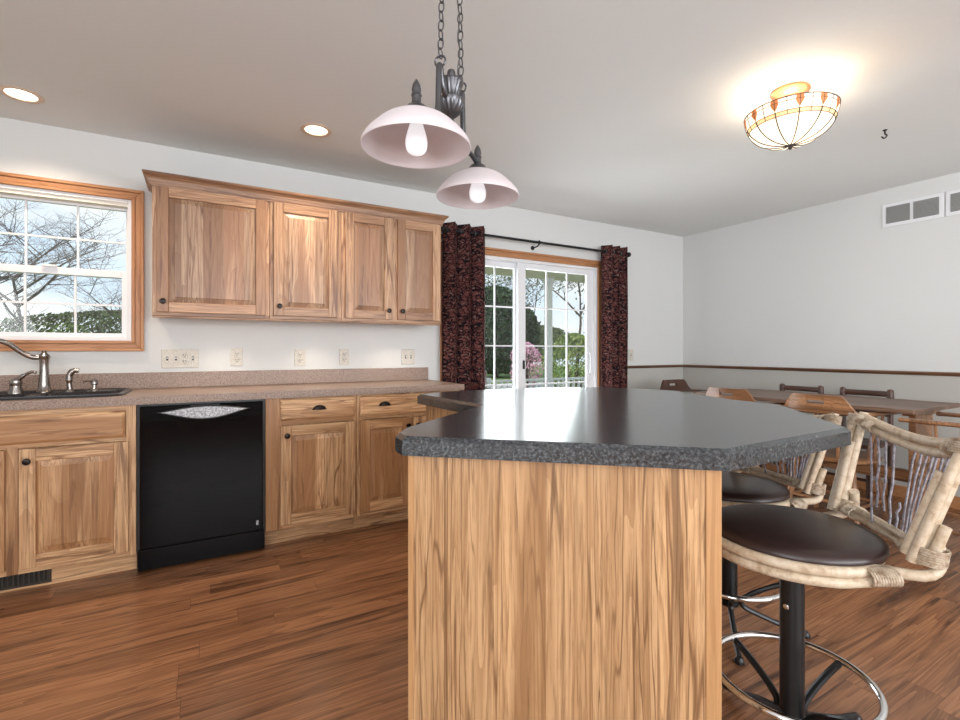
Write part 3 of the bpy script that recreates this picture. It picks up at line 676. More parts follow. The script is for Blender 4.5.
# fridge-side end closing the run on the left is outside the frame
# sink
sk = thing('kitchen_sink', (-.77, 3.34, .914), 'black double-bowl drop-in sink below the window', 'sink')
def rrect(x0, x1, y0, y1, r, z, n=6):
    pts = []
    for cx, cy, a in ((x1-r, y1-r, 0), (x0+r, y1-r, PI/2), (x0+r, y0+r, PI), (x1-r, y0+r, 1.5*PI)):
        for i in range(n+1): t = a+PI/2*i/n; pts.append((cx+r*math.cos(t), cy+r*math.sin(t), z))
    return pts
def rr2(i, z, r): return rrect(-1.185+i, -.352-i, 3.105+i, 3.60-i, r, z)
mb = MB(); mb.layers([rr2(0, .9142, .09), rr2(.004, .924, .088), rr2(.016, .929, .08), rr2(.03, .925, .07), rr2(.038, .916, .06)], cap=False)
# faucet deck and bowls
mb.box(-1.147, -.39, 3.50, 3.562, .912, .918)
for a, b in ((-1.147, -.79), (-.75, -.39)):
    mb.layers([rrect(a, b, 3.143, 3.50, .05, .917), rrect(a+.012, b-.012, 3.155, 3.49, .05, .90), rrect(a+.03, b-.03, 3.175, 3.47, .05, .74), rrect(a+.10, b-.10, 3.24, 3.40, .03, .735)], cap=False)
mb.box(-.79, -.75, 3.143, 3.50, .908, .916)
mb.build('basin', 'sink', sk, smooth=True)
# faucet set
fy = 3.535; fz = .918
fc = thing('kitchen_faucet', (-.755, fy, fz), 'tall brushed nickel faucet with an arching spout on the sink', 'faucet')
MB().lathe([(.034, 0), (.034, .006), (.029, .012), (.026, .04), (.0215, .09), (.020, .15), (.022, .178), (.023, .182), (.023, .19), (.026, .194), (.026, .204), (.018, .214), (.010, .222), (.012, .228), (.006, .233)], (-.755, fy, fz), n=28).build('body', 'steel', fc)
MB().tube(smoothpts([(-.755, fy, fz+.198), (-.80, fy-.012, fz+.196), (-.845, fy-.03, fz+.225), (-.89, fy-.055, fz+.27), (-.94, fy-.08, fz+.285), (-.985, fy-.105, fz+.265), (-1.0, fy-.115, fz+.22)], 6), .0135, 12).build('spout', 'steel', fc)
fh = thing('faucet_handle', (-.872, fy, fz), 'brushed nickel lever handle left of the tall faucet', 'faucet handle')
MB().lathe([(.034, 0), (.033, .01), (.025, .035), (.025, .045), (.028, .055), (.026, .07), (.012, .082)], (-.872, fy, fz)).build('base', 'steel', fh)
MB().tube(smoothpts([(-.885, fy, fz+.058), (-.86, fy, fz+.078), (-.835, fy-.005, fz+.10), (-.805, fy-.01, fz+.115), (-.785, fy-.012, fz+.112)], 5), [.018]*4+[.012]*6+[.008]*11, 10).build('lever', 'steel', fh)
sy = thing('side_sprayer', (-.645, fy, fz), 'brushed nickel side sprayer right of the tall faucet', 'sprayer')
MB().lathe([(.022, 0), (.020, .008), (.015, .014), (.015, .02)], (-.645, fy, fz)).build('base', 'steel', sy)
MB().tube(smoothpts([(-.645, fy, fz+.015), (-.648, fy, fz+.06), (-.645, fy, fz+.095), (-.63, fy, fz+.118), (-.605, fy, fz+.118)], 6), [.013]*6+[.016]*12+[.014]*7, 12).build('spray_head', 'steel', sy)
sd = thing('soap_dispenser', (-.535, fy, fz), 'short brushed nickel soap dispenser at the right end of the sink', 'soap dispenser')
MB().lathe([(.019, 0), (.018, .008), (.012, .014), (.011, .035), (.017, .04), (.017, .058), (.012, .066)], (-.535, fy, fz)).build('pump', 'steel', sd)
MB().tube([(-.535, fy, fz+.056), (-.565, fy-.01, fz+.06), (-.585, fy-.014, fz+.055)], .0045, 8).build('nozzle', 'steel', sd)

# ---- upper cabinets
UM = ('upper_v', 'upper_h', 'upper_panel'); UY = 3.335; UZ0, UZ1 = 1.352, 2.125
def upper(x0, x1, doors, label, left=False):
    u = thing('wall_cabinet', ((x0+x1)/2, 3.5, UZ0), label, 'cabinet', None)
    stiles = [(x0, doors[0][0]+.012)]+[(a[1]-.012, b[0]+.012) for a, b in zip(doors, doors[1:])]+[(doors[-1][1]-.012, x1)]
    carcass(u, x0, x1, UY, NW-.002, UZ0+.018, UZ1, (stiles, [((x0, x1), (UZ0, UZ0+.04)), ((x0, x1), (UZ1-.05, UZ1))]), 'upper_v', 'upper_h')
    for a, b, k in doors: panel_door(u, a, b, 1.372, 2.092, UY, UM, ((a+.032) if k == 'l' else (b-.030), 1.433), st=.058)
    return u
ua = upper(-.244, .374, [(-.222, .352, 'l')], 'wide single-door hickory wall cabinet nearest the window')
ub = upper(.376, .824, [(.398, .796, 'l')], 'middle single-door hickory wall cabinet with dark streaked panel')
uc = upper(.826, 1.572, [(.848, 1.182, 'r'), (1.222, 1.556, 'l')], 'two-door hickory wall cabinet beside the patio curtain')
# crown
cr_ = MB()
prof = [(0, 2.092), (.006, 2.092), (.007, 2.104), (.011, 2.104), (.012, 2.114), (.014, 2.122), (.017, 2.122), (.019, 2.130), (.028, 2.142), (.038, 2.148), (.042, 2.155), (.042, 2.164), (0, 2.164)]
cx0, cx1 = -.246, 1.574
def crn(pts_): return pts_
rings = []
for d, z in prof: rings.append([(cx0-d, NW-.002, z), (cx0-d, UY-.001-d, z), (cx1+d, UY-.001-d, z), (cx1+d, NW-.002, z)])
vs = [p for r in rings for p in r]; fs = []
for k in range(len(rings)-1):
    for i in range(3): fs.append((k*4+i, k*4+i+1, (k+1)*4+i+1, (k+1)*4+i))
L_ = len(rings)-1
fs += [(L_*4, L_*4+1, L_*4+2, L_*4+3), (0, 3, 2, 1)]
cr_.add(vs, fs)
tag(cr_.build('crown_moulding', wood('crown_hickory', 'x', (.42, .235, .13), (.26, .125, .065), (.12, .05, .03), heart=.66)), 'stepped hickory crown moulding running over all the wall cabinets', 'moulding')
lt_ = MB().box(-.243, 1.571, UY+.004, UY+.020, UZ0-.012, UZ0)
tag(lt_.build('light_rail', 'upper_h', bevel=.003), 'slim hickory light rail under the front of the wall cabinets', 'moulding')
for x, lb in ((.12, 'left'), (.68, 'middle'), (1.27, 'right')):
    u = thing('puck_light', (x, 3.42, UZ0+.018), f'small lit puck light under the wall cabinets, {lb}most of three' if lb != 'middle' else 'small lit puck light under the middle wall cabinet', 'light')
    MB().lathe([(.036, 0), (.036, -.012), (.03, -.016)], (x, 3.42, UZ0+.018)).build('housing', 'white', u)
    MB().lathe([(.029, -.0155), (.024, -.022), (.004, -.025)], (x, 3.42, UZ0+.018)).build('lens', 'puck', u)
    l = light('puck_glow', 'SPOT', (x, 3.42, UZ0-.02), 4.5, (1, .86, .68), spot_size=math.radians(125), spot_blend=.8, shadow_soft_size=.03)

# outlets
def outlet(x, z, wd, kind, label, y=NW):
    o = thing('wall_plate', (x, y, z), label, 'switch plate' if kind != 'o' else 'outlet')
    MB().box(x-wd/2, x+wd/2, y-.006, y, z-.060, z+.060).build('plate', 'outlet', o, bevel=.003)
    n = max(1, round(wd/.05)) if kind != 'o' else 1
    for k in range(n):
        cx = x+(k-(n-1)/2)*.047
        kk = kind if kind == 'o' else ('s' if k != 2 or n < 4 else 'o')
        if kk == 'o':
            for dz in (-.02, .02):
                r = MB().lathe([(.0165, 0), (.0165, .003), (.014, .004)], (cx, y-.006, z+dz), (0, -1, 0), 20).build('receptacle', 'outlet', o)
                MB().box(cx-.008, cx-.005, y-.0108, y-.0095, z+dz-.002, z+dz+.008).box(cx+.005, cx+.008, y-.0108, y-.0095, z+dz-.002, z+dz+.008).box(cx-.002, cx+.002, y-.0108, y-.0095, z+dz-.011, z+dz-.007).build('slots', 'gap', r)
        else:
            MB().box(cx-.005, cx+.005, y-.007, y-.0055, z-.012, z+.012).build('switch_slot', 'gap', o)
            MB().box(cx-.0035, cx+.0035, y-.016, y-.006, z-.002, z+.007).build('toggle', 'white', o, bevel=.001)
    return o
outlet(-.117, 1.10, .205, 's', 'wide four-gang speckled switch plate nearest the window')
outlet(.208, 1.107, .074, 'o', 'speckled outlet plate just right of the four-gang switch plate')
outlet(.613, 1.10, .074, 'o', 'speckled outlet plate under the middle wall cabinet')
outlet(.927, 1.103, .074, 'o', 'speckled outlet plate under the seam of the middle and right wall cabinets')
outlet(1.437, 1.10, .112, 's', 'speckled double switch plate near the right end of the backsplash')
outlet(3.935, 1.105, .074, 's', 'small switch plate on the wall right of the curtain')

# ---------------------------------------------------------------- curtain rod and curtains
CY = 3.56
rd = thing('curtain_rod', (2.72, CY, 2.135), 'black curtain rod above the patio door', 'curtain rod')
MB().cyl((1.70, CY, 2.132), (3.775, CY, 2.132), .0115).build('rod', 'rod', rd)
for x, s_ in ((1.70, -1), (3.775, 1)): MB().lathe([(.012, 0), (.021, .006), (.026, .022), (.018, .038), (.006, .044)], (x, CY, 2.132), (s_, 0, 0)).build('finial', 'rod', rd)
for x in (1.735, 2.66, 3.73): MB().tube([(x, NW, 2.10), (x, CY+.03, 2.10), (x, CY, 2.118)], .006, 8).lathe([(.02, 0), (.02, .006)], (x, NW-.001, 2.10), (0, -1, 0), 16).torus((x, CY, 2.132), .015, .004, (1, 0, 0), 16, 6).build('bracket', 'rod', rd)
def curtain(x0, x1, folds, label, ph=0):
    mb = MB(); nx, nz_ = folds*14, 40; z0, z1 = .02, 2.195; uv = []
    for j in range(nz_+1):
        z = z0+(z1-z0)*j/nz_; fl = 1-.25*(j/nz_)
        for i in range(nx+1):
            t = i/nx; x = x0+(x1-x0)*t
            ph2 = ph+2*PI*folds*t
            y = CY+.052*math.sin(ph2)+.010*math.sin(ph2*.5+z*2.)*(1-j/nz_)+.006*math.sin(ph2*2+z*5)*(1-j/nz_)
            x += .012*math.sin(2*ph2)+.006*math.sin(z*3+t*9)*(1-j/nz_)
            mb.v.append((x, y, z)); uv.append((t*folds*.22, z))
    for j in range(nz_):
        for i in range(nx):
            a = j*(nx+1)+i; mb.f.append((a, a+1, a+nx+2, a+nx+1)); mb.mi.append(0)
    mb.uv = uv
    root = thing('curtain', ((x0+x1)/2, CY, .02), label, 'curtain')
    o = mb.build('fabric', 'curtain', root, smooth=True)
    s_ = o.modifiers.new('sol', 'SOLIDIFY'); s_.thickness = .003
    for k in range(folds*2):
        x = x0+(x1-x0)*(k+.5-((ph/PI) % 1))/(folds*2)
        if x < x0+.01 or x > x1-.01: continue
        MB().torus((x, CY, 2.132), .022, .004, (1, .3*(-1)**k, 0), 20, 6).build('grommet', 'pewter', root)
curtain(1.695, 2.095, 3, 'dark red patterned curtain beside the wall cabinets', .6)
curtain(3.440, 3.750, 3, 'dark red patterned curtain at the right of the patio door', .2)

# ---------------------------------------------------------------- ceiling lights
def can(x, y, label):
    o = thing('recessed_light', (x, y, CZ), label, 'light')
    MB().lathe([(.062, -.001), (.086, -.001), (.088, -.005), (.080, -.009), (.064, -.006), (.062, -.001)], (x, y, CZ), cap=False, n=36).build('trim_ring', mat('peach_trim_'+str(int(x*10)), (.72, .56, .44), .4), o)
    MB().lathe([(.063, -.0015), (.055, -.005), (.01, -.007)], (x, y, CZ), n=36).build('lens', 'lens', o)
    light('can_glow', 'SPOT', (x, y, CZ-.03), 42, (1, .80, .60), spot_size=math.radians(135), spot_blend=.9, shadow_soft_size=.06)
can(-.79, 3.285, 'lit recessed ceiling light above the sink window')
can(.585, 2.955, 'lit recessed ceiling light in front of the wall cabinets')
# more of the same cans over the kitchen side behind the camera
# stained-glass semi flush light
sx, sy_ = 2.55, 1.335
sf = thing('ceiling_light', (sx, sy_, CZ), 'lit stained-glass bowl ceiling light over the dining side', 'ceiling light')
MB().lathe([(.085, 0), (.087, -.012), (.075, -.024), (.050, -.030), (.040, -.040), (.034, -.075), (.038, -.082), (.03, -.10)], (sx, sy_, CZ), n=32).build('canopy', 'brass', sf)
MB().cyl((sx, sy_, CZ-.09), (sx, sy_, 2.175), .006).build('centre_rod', 'brass', sf)
RB, ZB, ZR = .20, 2.175, 2.335
def bowlp(t):   # t 0 bottom..1 rim
    a = t*PI/2
    return (RB*math.sin(a)**.92, ZB+(ZR-ZB)*(1-math.cos(a))**1.05)
def band(t0, t1, m, name, seg=4):
    mb = MB(); n = 64
    mb.layers([[(sx+bowlp(t0+(t1-t0)*k/seg)[0]*math.cos(2*PI*i/n), sy_+bowlp(t0+(t1-t0)*k/seg)[0]*math.sin(2*PI*i/n), bowlp(t0+(t1-t0)*k/seg)[1]) for i in range(n)] for k in range(seg+1)], cap=False)
    return mb.build(name, m, sf, smooth=True)
band(.02, .70, 'bowl', 'bowl_panels', 12); band(.70, .77, 'amber', 'amber_band', 2); band(.77, 1, 'bowl', 'upper_band', 5)
cm = MB()
for k in range(12):
    a = 2*PI*(k+.3)/12
    pts = [(sx+bowlp(t/16*.77)[0]*1.01*math.cos(a), sy_+bowlp(t/16*.77)[0]*1.01*math.sin(a), bowlp(t/16*.77)[1]-.001) for t in range(17)]
    cm.tube(pts, .0028, 5)
for k in range(24):
    a = 2*PI*(k+.6)/24
    cm.tube([(sx+bowlp(t)[0]*1.008*math.cos(a), sy_+bowlp(t)[0]*1.008*math.sin(a), bowlp(t)[1]) for t in (.70, .78, .86, .93, 1)], .0016, 5)
for t, r in ((.70, .0018), (.77, .0018), (.93, .0014), (1, .003)): cm.torus((sx, sy_, bowlp(t)[1]), bowlp(t)[0]*1.008, r, n=64, k=5)
cm.build('leading', 'lead', sf)
for k in range(12):
    a = 2*PI*(k+.3)/12; dm = MB(); pts = []
    for da, t in ((-.075, .995), (.075, .995), (.085, .90), (0, .79), (-.085, .90)):
        r, z = bowlp(t); pts.append((sx+r*1.015*math.cos(a+da), sy_+r*1.015*math.sin(a+da), z))
    c_ = Vector((sx, sy_, 0)); inn = [(p[0]*.985+sx*.015, p[1]*.985+sy_*.015, p[2]) for p in pts]
    dm.layers([inn, pts]); dm.build('orange_jewel', 'orange', sf, smooth=False)
MB().sphere((sx, sy_, 2.163), .010, 8).lathe([(.016, 0), (.016, .004)], (sx, sy_, 2.172)).build('bottom_finial', 'lead', sf)
for k in range(2):
    a = 2.2+k*PI
    MB().tube([(sx+.035*math.cos(a), sy_+.035*math.sin(a), CZ-.07), (sx+.07*math.cos(a), sy_+.07*math.sin(a), CZ-.10), (sx+.10*math.cos(a), sy_+.10*math.sin(a), CZ-.095)], .006, 8).build('lamp_arm', 'brass', sf)
    MB().sphere((sx+.10*math.cos(a), sy_+.10*math.sin(a), CZ-.115), .02, 8).build('bulb', 'puck', sf)
light('bowl_glow', 'POINT', (sx, sy_, 2.30), 7.5, (1, .84, .64), shadow_soft_size=.05)
# ceiling hook
hk = MB().lathe([(.012, 0), (.008, -.006)], (3.485, 1.295, CZ)).tube(smoothpts([(3.485, 1.295, CZ-.004), (3.485, 1.295, CZ-.022), (3.497, 1.29, CZ-.032), (3.49, 1.30, CZ-.046), (3.47, 1.305, CZ-.040)], 5), .0042, 8)
tag(hk.build('ceiling_hook', 'black_metal'), 'small black swag hook screwed into the ceiling', 'hook')
# return air grilles on the east wall
def grille(y0, y1, label):
    o = thing('air_grille', (EW, (y0+y1)/2, 2.14), label, 'vent')
    z0, z1 = 2.138, 2.325; X = EW-.010
    MB().box(X, EW-.001, y0, y1, z0, z1).build('frame', 'white', o, bevel=.004)
    ym = (y0+y1)/2
    for a, b in ((y0+.028, ym-.010), (ym+.010, y1-.028)):
        MB().box(X-.001, X, a, b, z0+.028, z1-.028).build('opening', 'grille_dark', o)
        lm = MB()
        for k in range(15):
            z = z0+.032+k*.0084; lm.add([(X-.006, a, z), (X-.006, b, z), (X-.001, b, z+.006), (X-.001, a, z+.006), (X-.005, a, z-.0008), (X-.005, b, z-.0008), (X, b, z+.0052), (X, a, z+.0052)], [(0, 1, 2, 3), (7, 6, 5, 4), (0, 4, 5, 1), (2, 6, 7, 3), (0, 3, 7, 4), (1, 5, 6, 2)])
        lm.build('louvres', 'grille', o)
grille(1.412, 1.79, 'white return air grille high on the right wall, whole one left of its twin')
grille(1.03, 1.404, 'white return air grille cut off by the right edge of the photo')

# ---------------------------------------------------------------- pendant
p1 = Vector((.480, 1.166)); p2 = Vector((.814, 1.436)); pc_ = (p1+p2)/2; ax = (p2-p1).normalized(); HL = (p2-p1).length/2
RZ = 1.672
pn = thing('pendant_light', (pc_.x, pc_.y, 1.83), 'two-shade pewter chandelier with frosted pink bowls over the island', 'pendant light')
def A(s_, z, o=0): return Vector((pc_.x+ax.x*s_-ax.y*o, pc_.y+ax.y*s_+ax.x*o, z))
UP = [(.004, 1.812), (.009, 1.818), (.011, 1.830), (.007, 1.840), (.010, 1.845), (.018, 1.850), (.030, 1.864), (.038, 1.880), (.041, 1.890), (.041, 1.896), (.027, 1.901), (.023, 1.908), (.027, 1.928), (.037, 1.948), (.036, 1.955), (.018, 1.966), (.011, 1.969), (.013, 1.978), (.010, 1.986), (.002, 1.990)]
nn = 96; rings = []
for r, z in UP:
    fl = .07 if (1.852 < z < 1.885 or 1.905 < z < 1.945) else 0
    rings.append([(pc_.x+r*(1+fl*math.cos(16*2*PI*i/nn))*math.cos(2*PI*i/nn), pc_.y+r*(1+fl*math.cos(16*2*PI*i/nn))*math.sin(2*PI*i/nn), z) for i in range(nn)])
ur = MB().layers(rings)
ur.build('urn', 'pewter', pn)
for s_, sg in ((-1, -1), (1, 1)):
    arm = MB().tube(smoothpts([A(sg*.02, 1.885), A(sg*.055, 1.905), A(sg*.072, 1.950), A(sg*.080, 1.958), A(sg*.084, 1.945), A(sg*.086, 1.90), A(sg*.090, 1.835), A(sg*.105, 1.804), A(sg*.13, 1.796), A(sg*.165, 1.794), A(sg*HL, 1.784)], 5), .0085, 10).build('arm', 'pewter', pn)
    c0 = A(sg*HL, 0)
    MB().lathe([(.036, 1.774), (.038, 1.780), (.032, 1.788), (.024, 1.800), (.014, 1.806), (.012, 1.812), (.012, 1.826), (.014, 1.828), (.011, 1.834), (.0125, 1.842), (.010, 1.856), (.002, 1.870)], (c0.x, c0.y, -.022), n=28).build('fitter', 'pewter', pn)
    sh = MB().lathe(sm2([(.034, 1.753), (.060, 1.746), (.088, 1.730), (.114, 1.705), (.130, 1.684), (.137, RZ), (.140, RZ-.001), (.1400, RZ+.004), (.134, RZ+.018), (.117, 1.710), (.090, 1.735), (.061, 1.751), (.034, 1.758)]), (c0.x, c0.y, 0), n=56, cap=False).build('shade', 'shade', pn)
    MB().lathe(sm2([(.012, 1.775), (.013, 1.745), (.016, 1.735), (.026, 1.700), (.028, 1.682), (.024, 1.664), (.012, 1.655), (.002, 1.653)]), (c0.x, c0.y, 0), n=24).build('bulb', 'bulb', pn)
    # ring and chain to the ceiling
    top = A(sg*.075, 1.962)
    rg_ = MB().torus((top.x, top.y, top.z+.010), .016, .003, (ax.x, ax.y, 0), 20, 6)
    z = top.z+.016; k = 0; end = A(sg*.075*.75, CZ-.03)
    while z < CZ-.04:
        t = (z+.017-top.z)/(end.z-top.z); cx, cy = top.x+(end.x-top.x)*t, top.y+(end.y-top.y)*t
        an = k*PI/2+.5; ux, uy = math.cos(an), math.sin(an)
        pts = [(cx+ux*.0085*math.cos(q)*1.0, cy+uy*.0085*math.cos(q), z+.0175+(.0185-.004)*math.copysign(abs(math.sin(q))**.6, math.sin(q))) for q in [2*PI*i/16 for i in range(16)]]
        rg_.tube(pts, .0022, 6, True); z += .0270; k += 1
    rg_.build('chain', 'pewter', pn)
MB().tube([A(.055, z_, .004*math.sin(z_*60)) for z_ in [1.99+.02*i for i in range(22)]], .0018, 6).build('cord', 'pewter', pn)
MB().lathe([(.065, 0), (.066, -.012), (.05, -.024), (.02, -.034)], (pc_.x, pc_.y, CZ), n=32).build('ceiling_canopy', 'pewter', pn)

# ---------------------------------------------------------------- island
isl = thing('kitchen_island', (1.35, 1.6, 0), 'angled hickory kitchen island base under the charcoal top', 'kitchen island')
body = [(.519, 1.294), (1.107, .765), (1.50, 1.195), (1.76, 1.62), (1.76, 2.36), (1.06, 2.44), (1.087, 1.80), (.575, 1.385)]
MB().prism(body, 0, .8615).build('carcass', 'island', isl)
a_, b_ = Vector((.503, 1.284)), Vector((1.107, .739)); dr = (b_-a_).normalized(); nr = Vector((dr.y, -dr.x))  # outward normal
def fp(s0, s1, t0, t1): return [tuple((a_+dr*s0+nr*t0)), tuple((a_+dr*s1+nr*t0)), tuple((a_+dr*s1+nr*t1)), tuple((a_+dr*s0+nr*t1))]
Lf = (b_-a_).length
MB().prism(fp(.014, Lf-.035, -.018, -.004), 0, .8615).build('front_panel', 'island', isl)
MB().prism(fp(0, .0145, -.03, 0), 0, .8615).build('corner_trim', 'island_plain', isl, bevel=.0015)
MB().prism(fp(Lf-.036, Lf, -.03, 0), 0, .8615).build('corner_trim', 'island_plain', isl, bevel=.0015)
top = [(.479, 1.266), (1.095, .710), (1.727, .727), (2.21, 1.19), (2.235, 1.43), (2.36, 1.76), (2.43, 1.90), (2.40, 2.06), (2.26, 2.34), (1.97, 2.49), (1.55, 2.55), (1.20, 2.535), (1.02, 2.465), (1.055, 1.84), (.535, 1.412), (.484, 1.335)]
def inset(poly, d):
    n = len(poly); out = []
    for i in range(n):
        p0, p1, p2_ = Vector(poly[i-1]), Vector(poly[i]), Vector(poly[(i+1) % n])
        e1, e2 = (p1-p0).normalized(), (p2_-p1).normalized(); n1, n2 = Vector((-e1.y, e1.x)), Vector((-e2.y, e2.x))
        b = (n1+n2); b = b/b.length; out.append(p1+b*(d/max(.35, b.dot(n1))))
    return [tuple(p) for p in out]
mb = MB(); mb.layers([[(x, y, .862) for x, y in top], [(x, y, .902) for x, y in top], [(x, y, .914) for x, y in inset(top, .013)]])
it = mb.build('island_top', 'stone', None, smooth=False, off=(1.35, 1.6, .862)); tag(it, 'dark charcoal speckled worktop with angled corners lying on the hickory island', 'countertop')

# ---------------------------------------------------------------- bar stools
def stool(cx, cy, back, leg0, label, dz=0):
    st = thing('bar_stool', (cx, cy, 0), label, 'bar stool', rz=back)
    B = lambda mb, n, m, par=st, **k: mb.build(n, m, par, local=True, **k)
    pole = B(MB().lathe([(.036, .085), (.036, .10), (.0315, .102), (.0315, .515+dz), (.034, .518+dz), (.034, .530+dz), (.027, .533+dz), (.024, .535+dz), (.024, .575+dz)], n=24), 'pole', 'black_metal')
    ca = math.radians(-178)-back
    B(MB().lathe([(.008, 0), (.008, .004), (.004, .006)], (.031*math.cos(ca), .031*math.sin(ca), .415), (math.cos(ca), math.sin(ca), 0), 12), 'bolt', 'chrome', pole)
    for k in range(4):
        a = leg0-back+k*PI/2; c, s_ = math.cos(a), math.sin(a)
        pts = smoothpts([(c*r, s_*r, z) for r, z in ((.196, .197), (.15, .178), (.09, .145), (.052, .115), (.046, .095), (.060, .078), (.11, .058), (.20, .030), (.275, .018))], 4)
        lg = B(MB().tube(pts, .0105, 8), 'leg', 'black_metal')
        B(MB().lathe([(.016, 0), (.018, .004), (.016, .014), (.010, .022)], (c*.275, s_*.275, 0), n=14), 'foot_cap', 'black_plastic', lg)
    B(MB().torus((0, 0, .205), .206, .0105, n=56, k=12), 'foot_ring', 'chrome')
    U = .022+dz
    B(MB().lathe([(.05, .565+U), (.13, .568+U), (.19, .572+U), (.19, .583+U), (.05, .583+U)], n=40), 'seat_plate', 'black_metal')
    B(MB().lathe([(.02, .583+U), (.205, .583+U), (.214, .588+U), (.218, .597+U), (.216, .609+U), (.207, .618+U), (.18, .624+U), (.10, .628+U), (.01, .629+U)], n=56), 'seat', 'leather', smooth=True)
    for dz2 in (0, -.026):
        R = .222; z = .594+dz2+U*.6+dz*.4
        a0 = 58 if dz2 == 0 else 82
        arc = [(R*math.cos(t), R*math.sin(t), z) for t in [math.radians(a0+(360-2*a0)*i/28) for i in range(29)]]
        if dz2 == 0:
            pre = [(.240, .172, z+.100), (.249, .190, z+.062), (.238, .207, z+.024), (.200, .217, z+.006)]
            post = [(x, -y, zz) for x, y, zz in pre[::-1]]
        else:
            pre = [(.105, .208, z+.006)]; post = [(.105, -.208, z+.006)]
        B(MB().tube(smoothpts(pre+arc+post, 3), .0135, 10), 'seat_hoop', 'cane')
    B(MB().torus((0, 0, .580+U), .200, .010, n=48, k=8), 'seat_hoop', 'cane')
    def wrap(par, a, b, fl, wire=.0032, turns=6):
        w_ = MB(); coil(w_, a, b, .03, wire, turns, 14, fl); B(w_, 'binding', 'binding', par)
    for sg in (-1, 1):
        b0 = Vector((.210, sg*.185, .650+dz)); t0 = Vector((.294, sg*.226, .950+dz)); d = (t0-b0)
        mb = MB()
        mb.cyl(b0-d*.06, t0, .0130, .0120, 10)
        o1 = Vector((-.020, sg*.013, 0)); mb.cyl(b0+o1-d*.04, b0+o1+d*.95, .0120, .0112, 10)
        o2 = Vector((-.024, -sg*.010, 0)); mb.cyl(b0+o2, b0+o2+d*.70, .012, .0115, 10)
        o3 = Vector((.012, sg*.022, 0)); mb.cyl(b0+o3, b0+o3+d*.28, .012, .0115, 10)
        po = B(mb, 'back_post', 'cane')
        wrap(po, b0+Vector((.012, sg*.010, -.012)), b0+Vector((.018, sg*.012, .028)), (.036, .033), .0034, 7)
        wrap(po, t0+Vector((-.022, sg*.003, -.040)), t0+Vector((-.014, sg*.003, -.006)), (.028, .024), .003, 6)
        wrap(st, Vector((.085, sg*.207, .597+dz)), Vector((.150, sg*.200, .601+dz)), (.030, .020), .0034, 11)
    for nm, zz, y0, xx, sag, rr in (('top_rail', (.940, .913), .222, .288, .034, .0125), ('bottom_rail', (.668, .646), .185, .212, .010, .0100)):
        mb = MB()
        for z in zz:
            pts = [(xx+.028*(1-(2*t-1)**2), y0*(2*t-1), dz+z-sag*(1-(2*t-1)**2)) for t in [i/16 for i in range(17)]]
            mb.tube(pts, rr, 10)
        o = B(mb, nm, 'cane')
        for sg in (-1, 1):
            y = y0-.030; q = lambda y_: Vector((xx+.028*(1-(y_/y0)**2), sg*y_, dz+sum(zz)/2-sag*(1-(y_/y0)**2)))
            wrap(o, q(y), q(y-.034), (.030, .017), .003, 6)
    rn = random.Random(5); ts = [.03, .09, .155, .22, .285, .35, .41, .47, .535, .61, .73, .81, .89, .96]
    for k, t in enumerate(ts):
        yt = .20*(2*t-1); yb = -.062+.105*(2*t-1); f_ = 1-(2*t-1)**2
        zt = dz+.913-.034*f_; zb = dz+.657-.010*f_
        p0 = Vector((.214+.026*f_, yb, zb)); p1_ = Vector((.288+.028*f_, yt, zt))
        if k == 9: p1_ = p0.lerp(p1_, .35)
        if k in (11, 12): p0 = p0.lerp(p1_, .18)
        pts = [p0.lerp(p1_, i/6)+Vector((rn.gauss(0, .0012), rn.gauss(0, .0018), 0)) for i in range(7)]
        B(MB().tube(pts, .0034, 6), 'spindle', 'twig')
    return st
stool(1.49, .775, math.radians(-42), math.radians(80), 'near rattan-backed swivel bar stool with round brown leather seat and chrome foot ring')
stool(1.93, 1.255, math.radians(-16), math.radians(40), 'farther rattan-backed bar stool mostly hidden under the island top', -.045)

# ---------------------------------------------------------------- dining set
TX0, TX1, TY0, TY1, TZ = 3.63, 4.39, 1.21, 2.68, .80
tb = thing('dining_table', ((TX0+TX1)/2, (TY0+TY1)/2, 0), 'long dark oak dining table along the right wall', 'table')
MB().prism([(TX0, TY0), (TX1, TY0), (TX1, TY1), (TX0, TY1)], TZ-.026, TZ).build('table_top', 'table', tb, bevel=.004)
for y, sg in ((TY0+.11, 1), (TY1-.11, -1)):
    MB().box(3.935, 4.20, y-.02, y+.02, .07, TZ-.066).build('end_panel', 'chair', tb, bevel=.004)
    MB().box(3.88, 4.28, y-.035, y+.035, TZ-.066, TZ-.026).build('top_bearer', 'chair', tb, bevel=.006)
    MB().box(3.86, 4.30, y-.04, y+.04, 0, .07).build('foot', 'chair', tb, bevel=.012)
MB().box(4.04, 4.08, TY0+.13, TY1-.13, .28, .36).build('stretcher', 'chair', tb, bevel=.004)
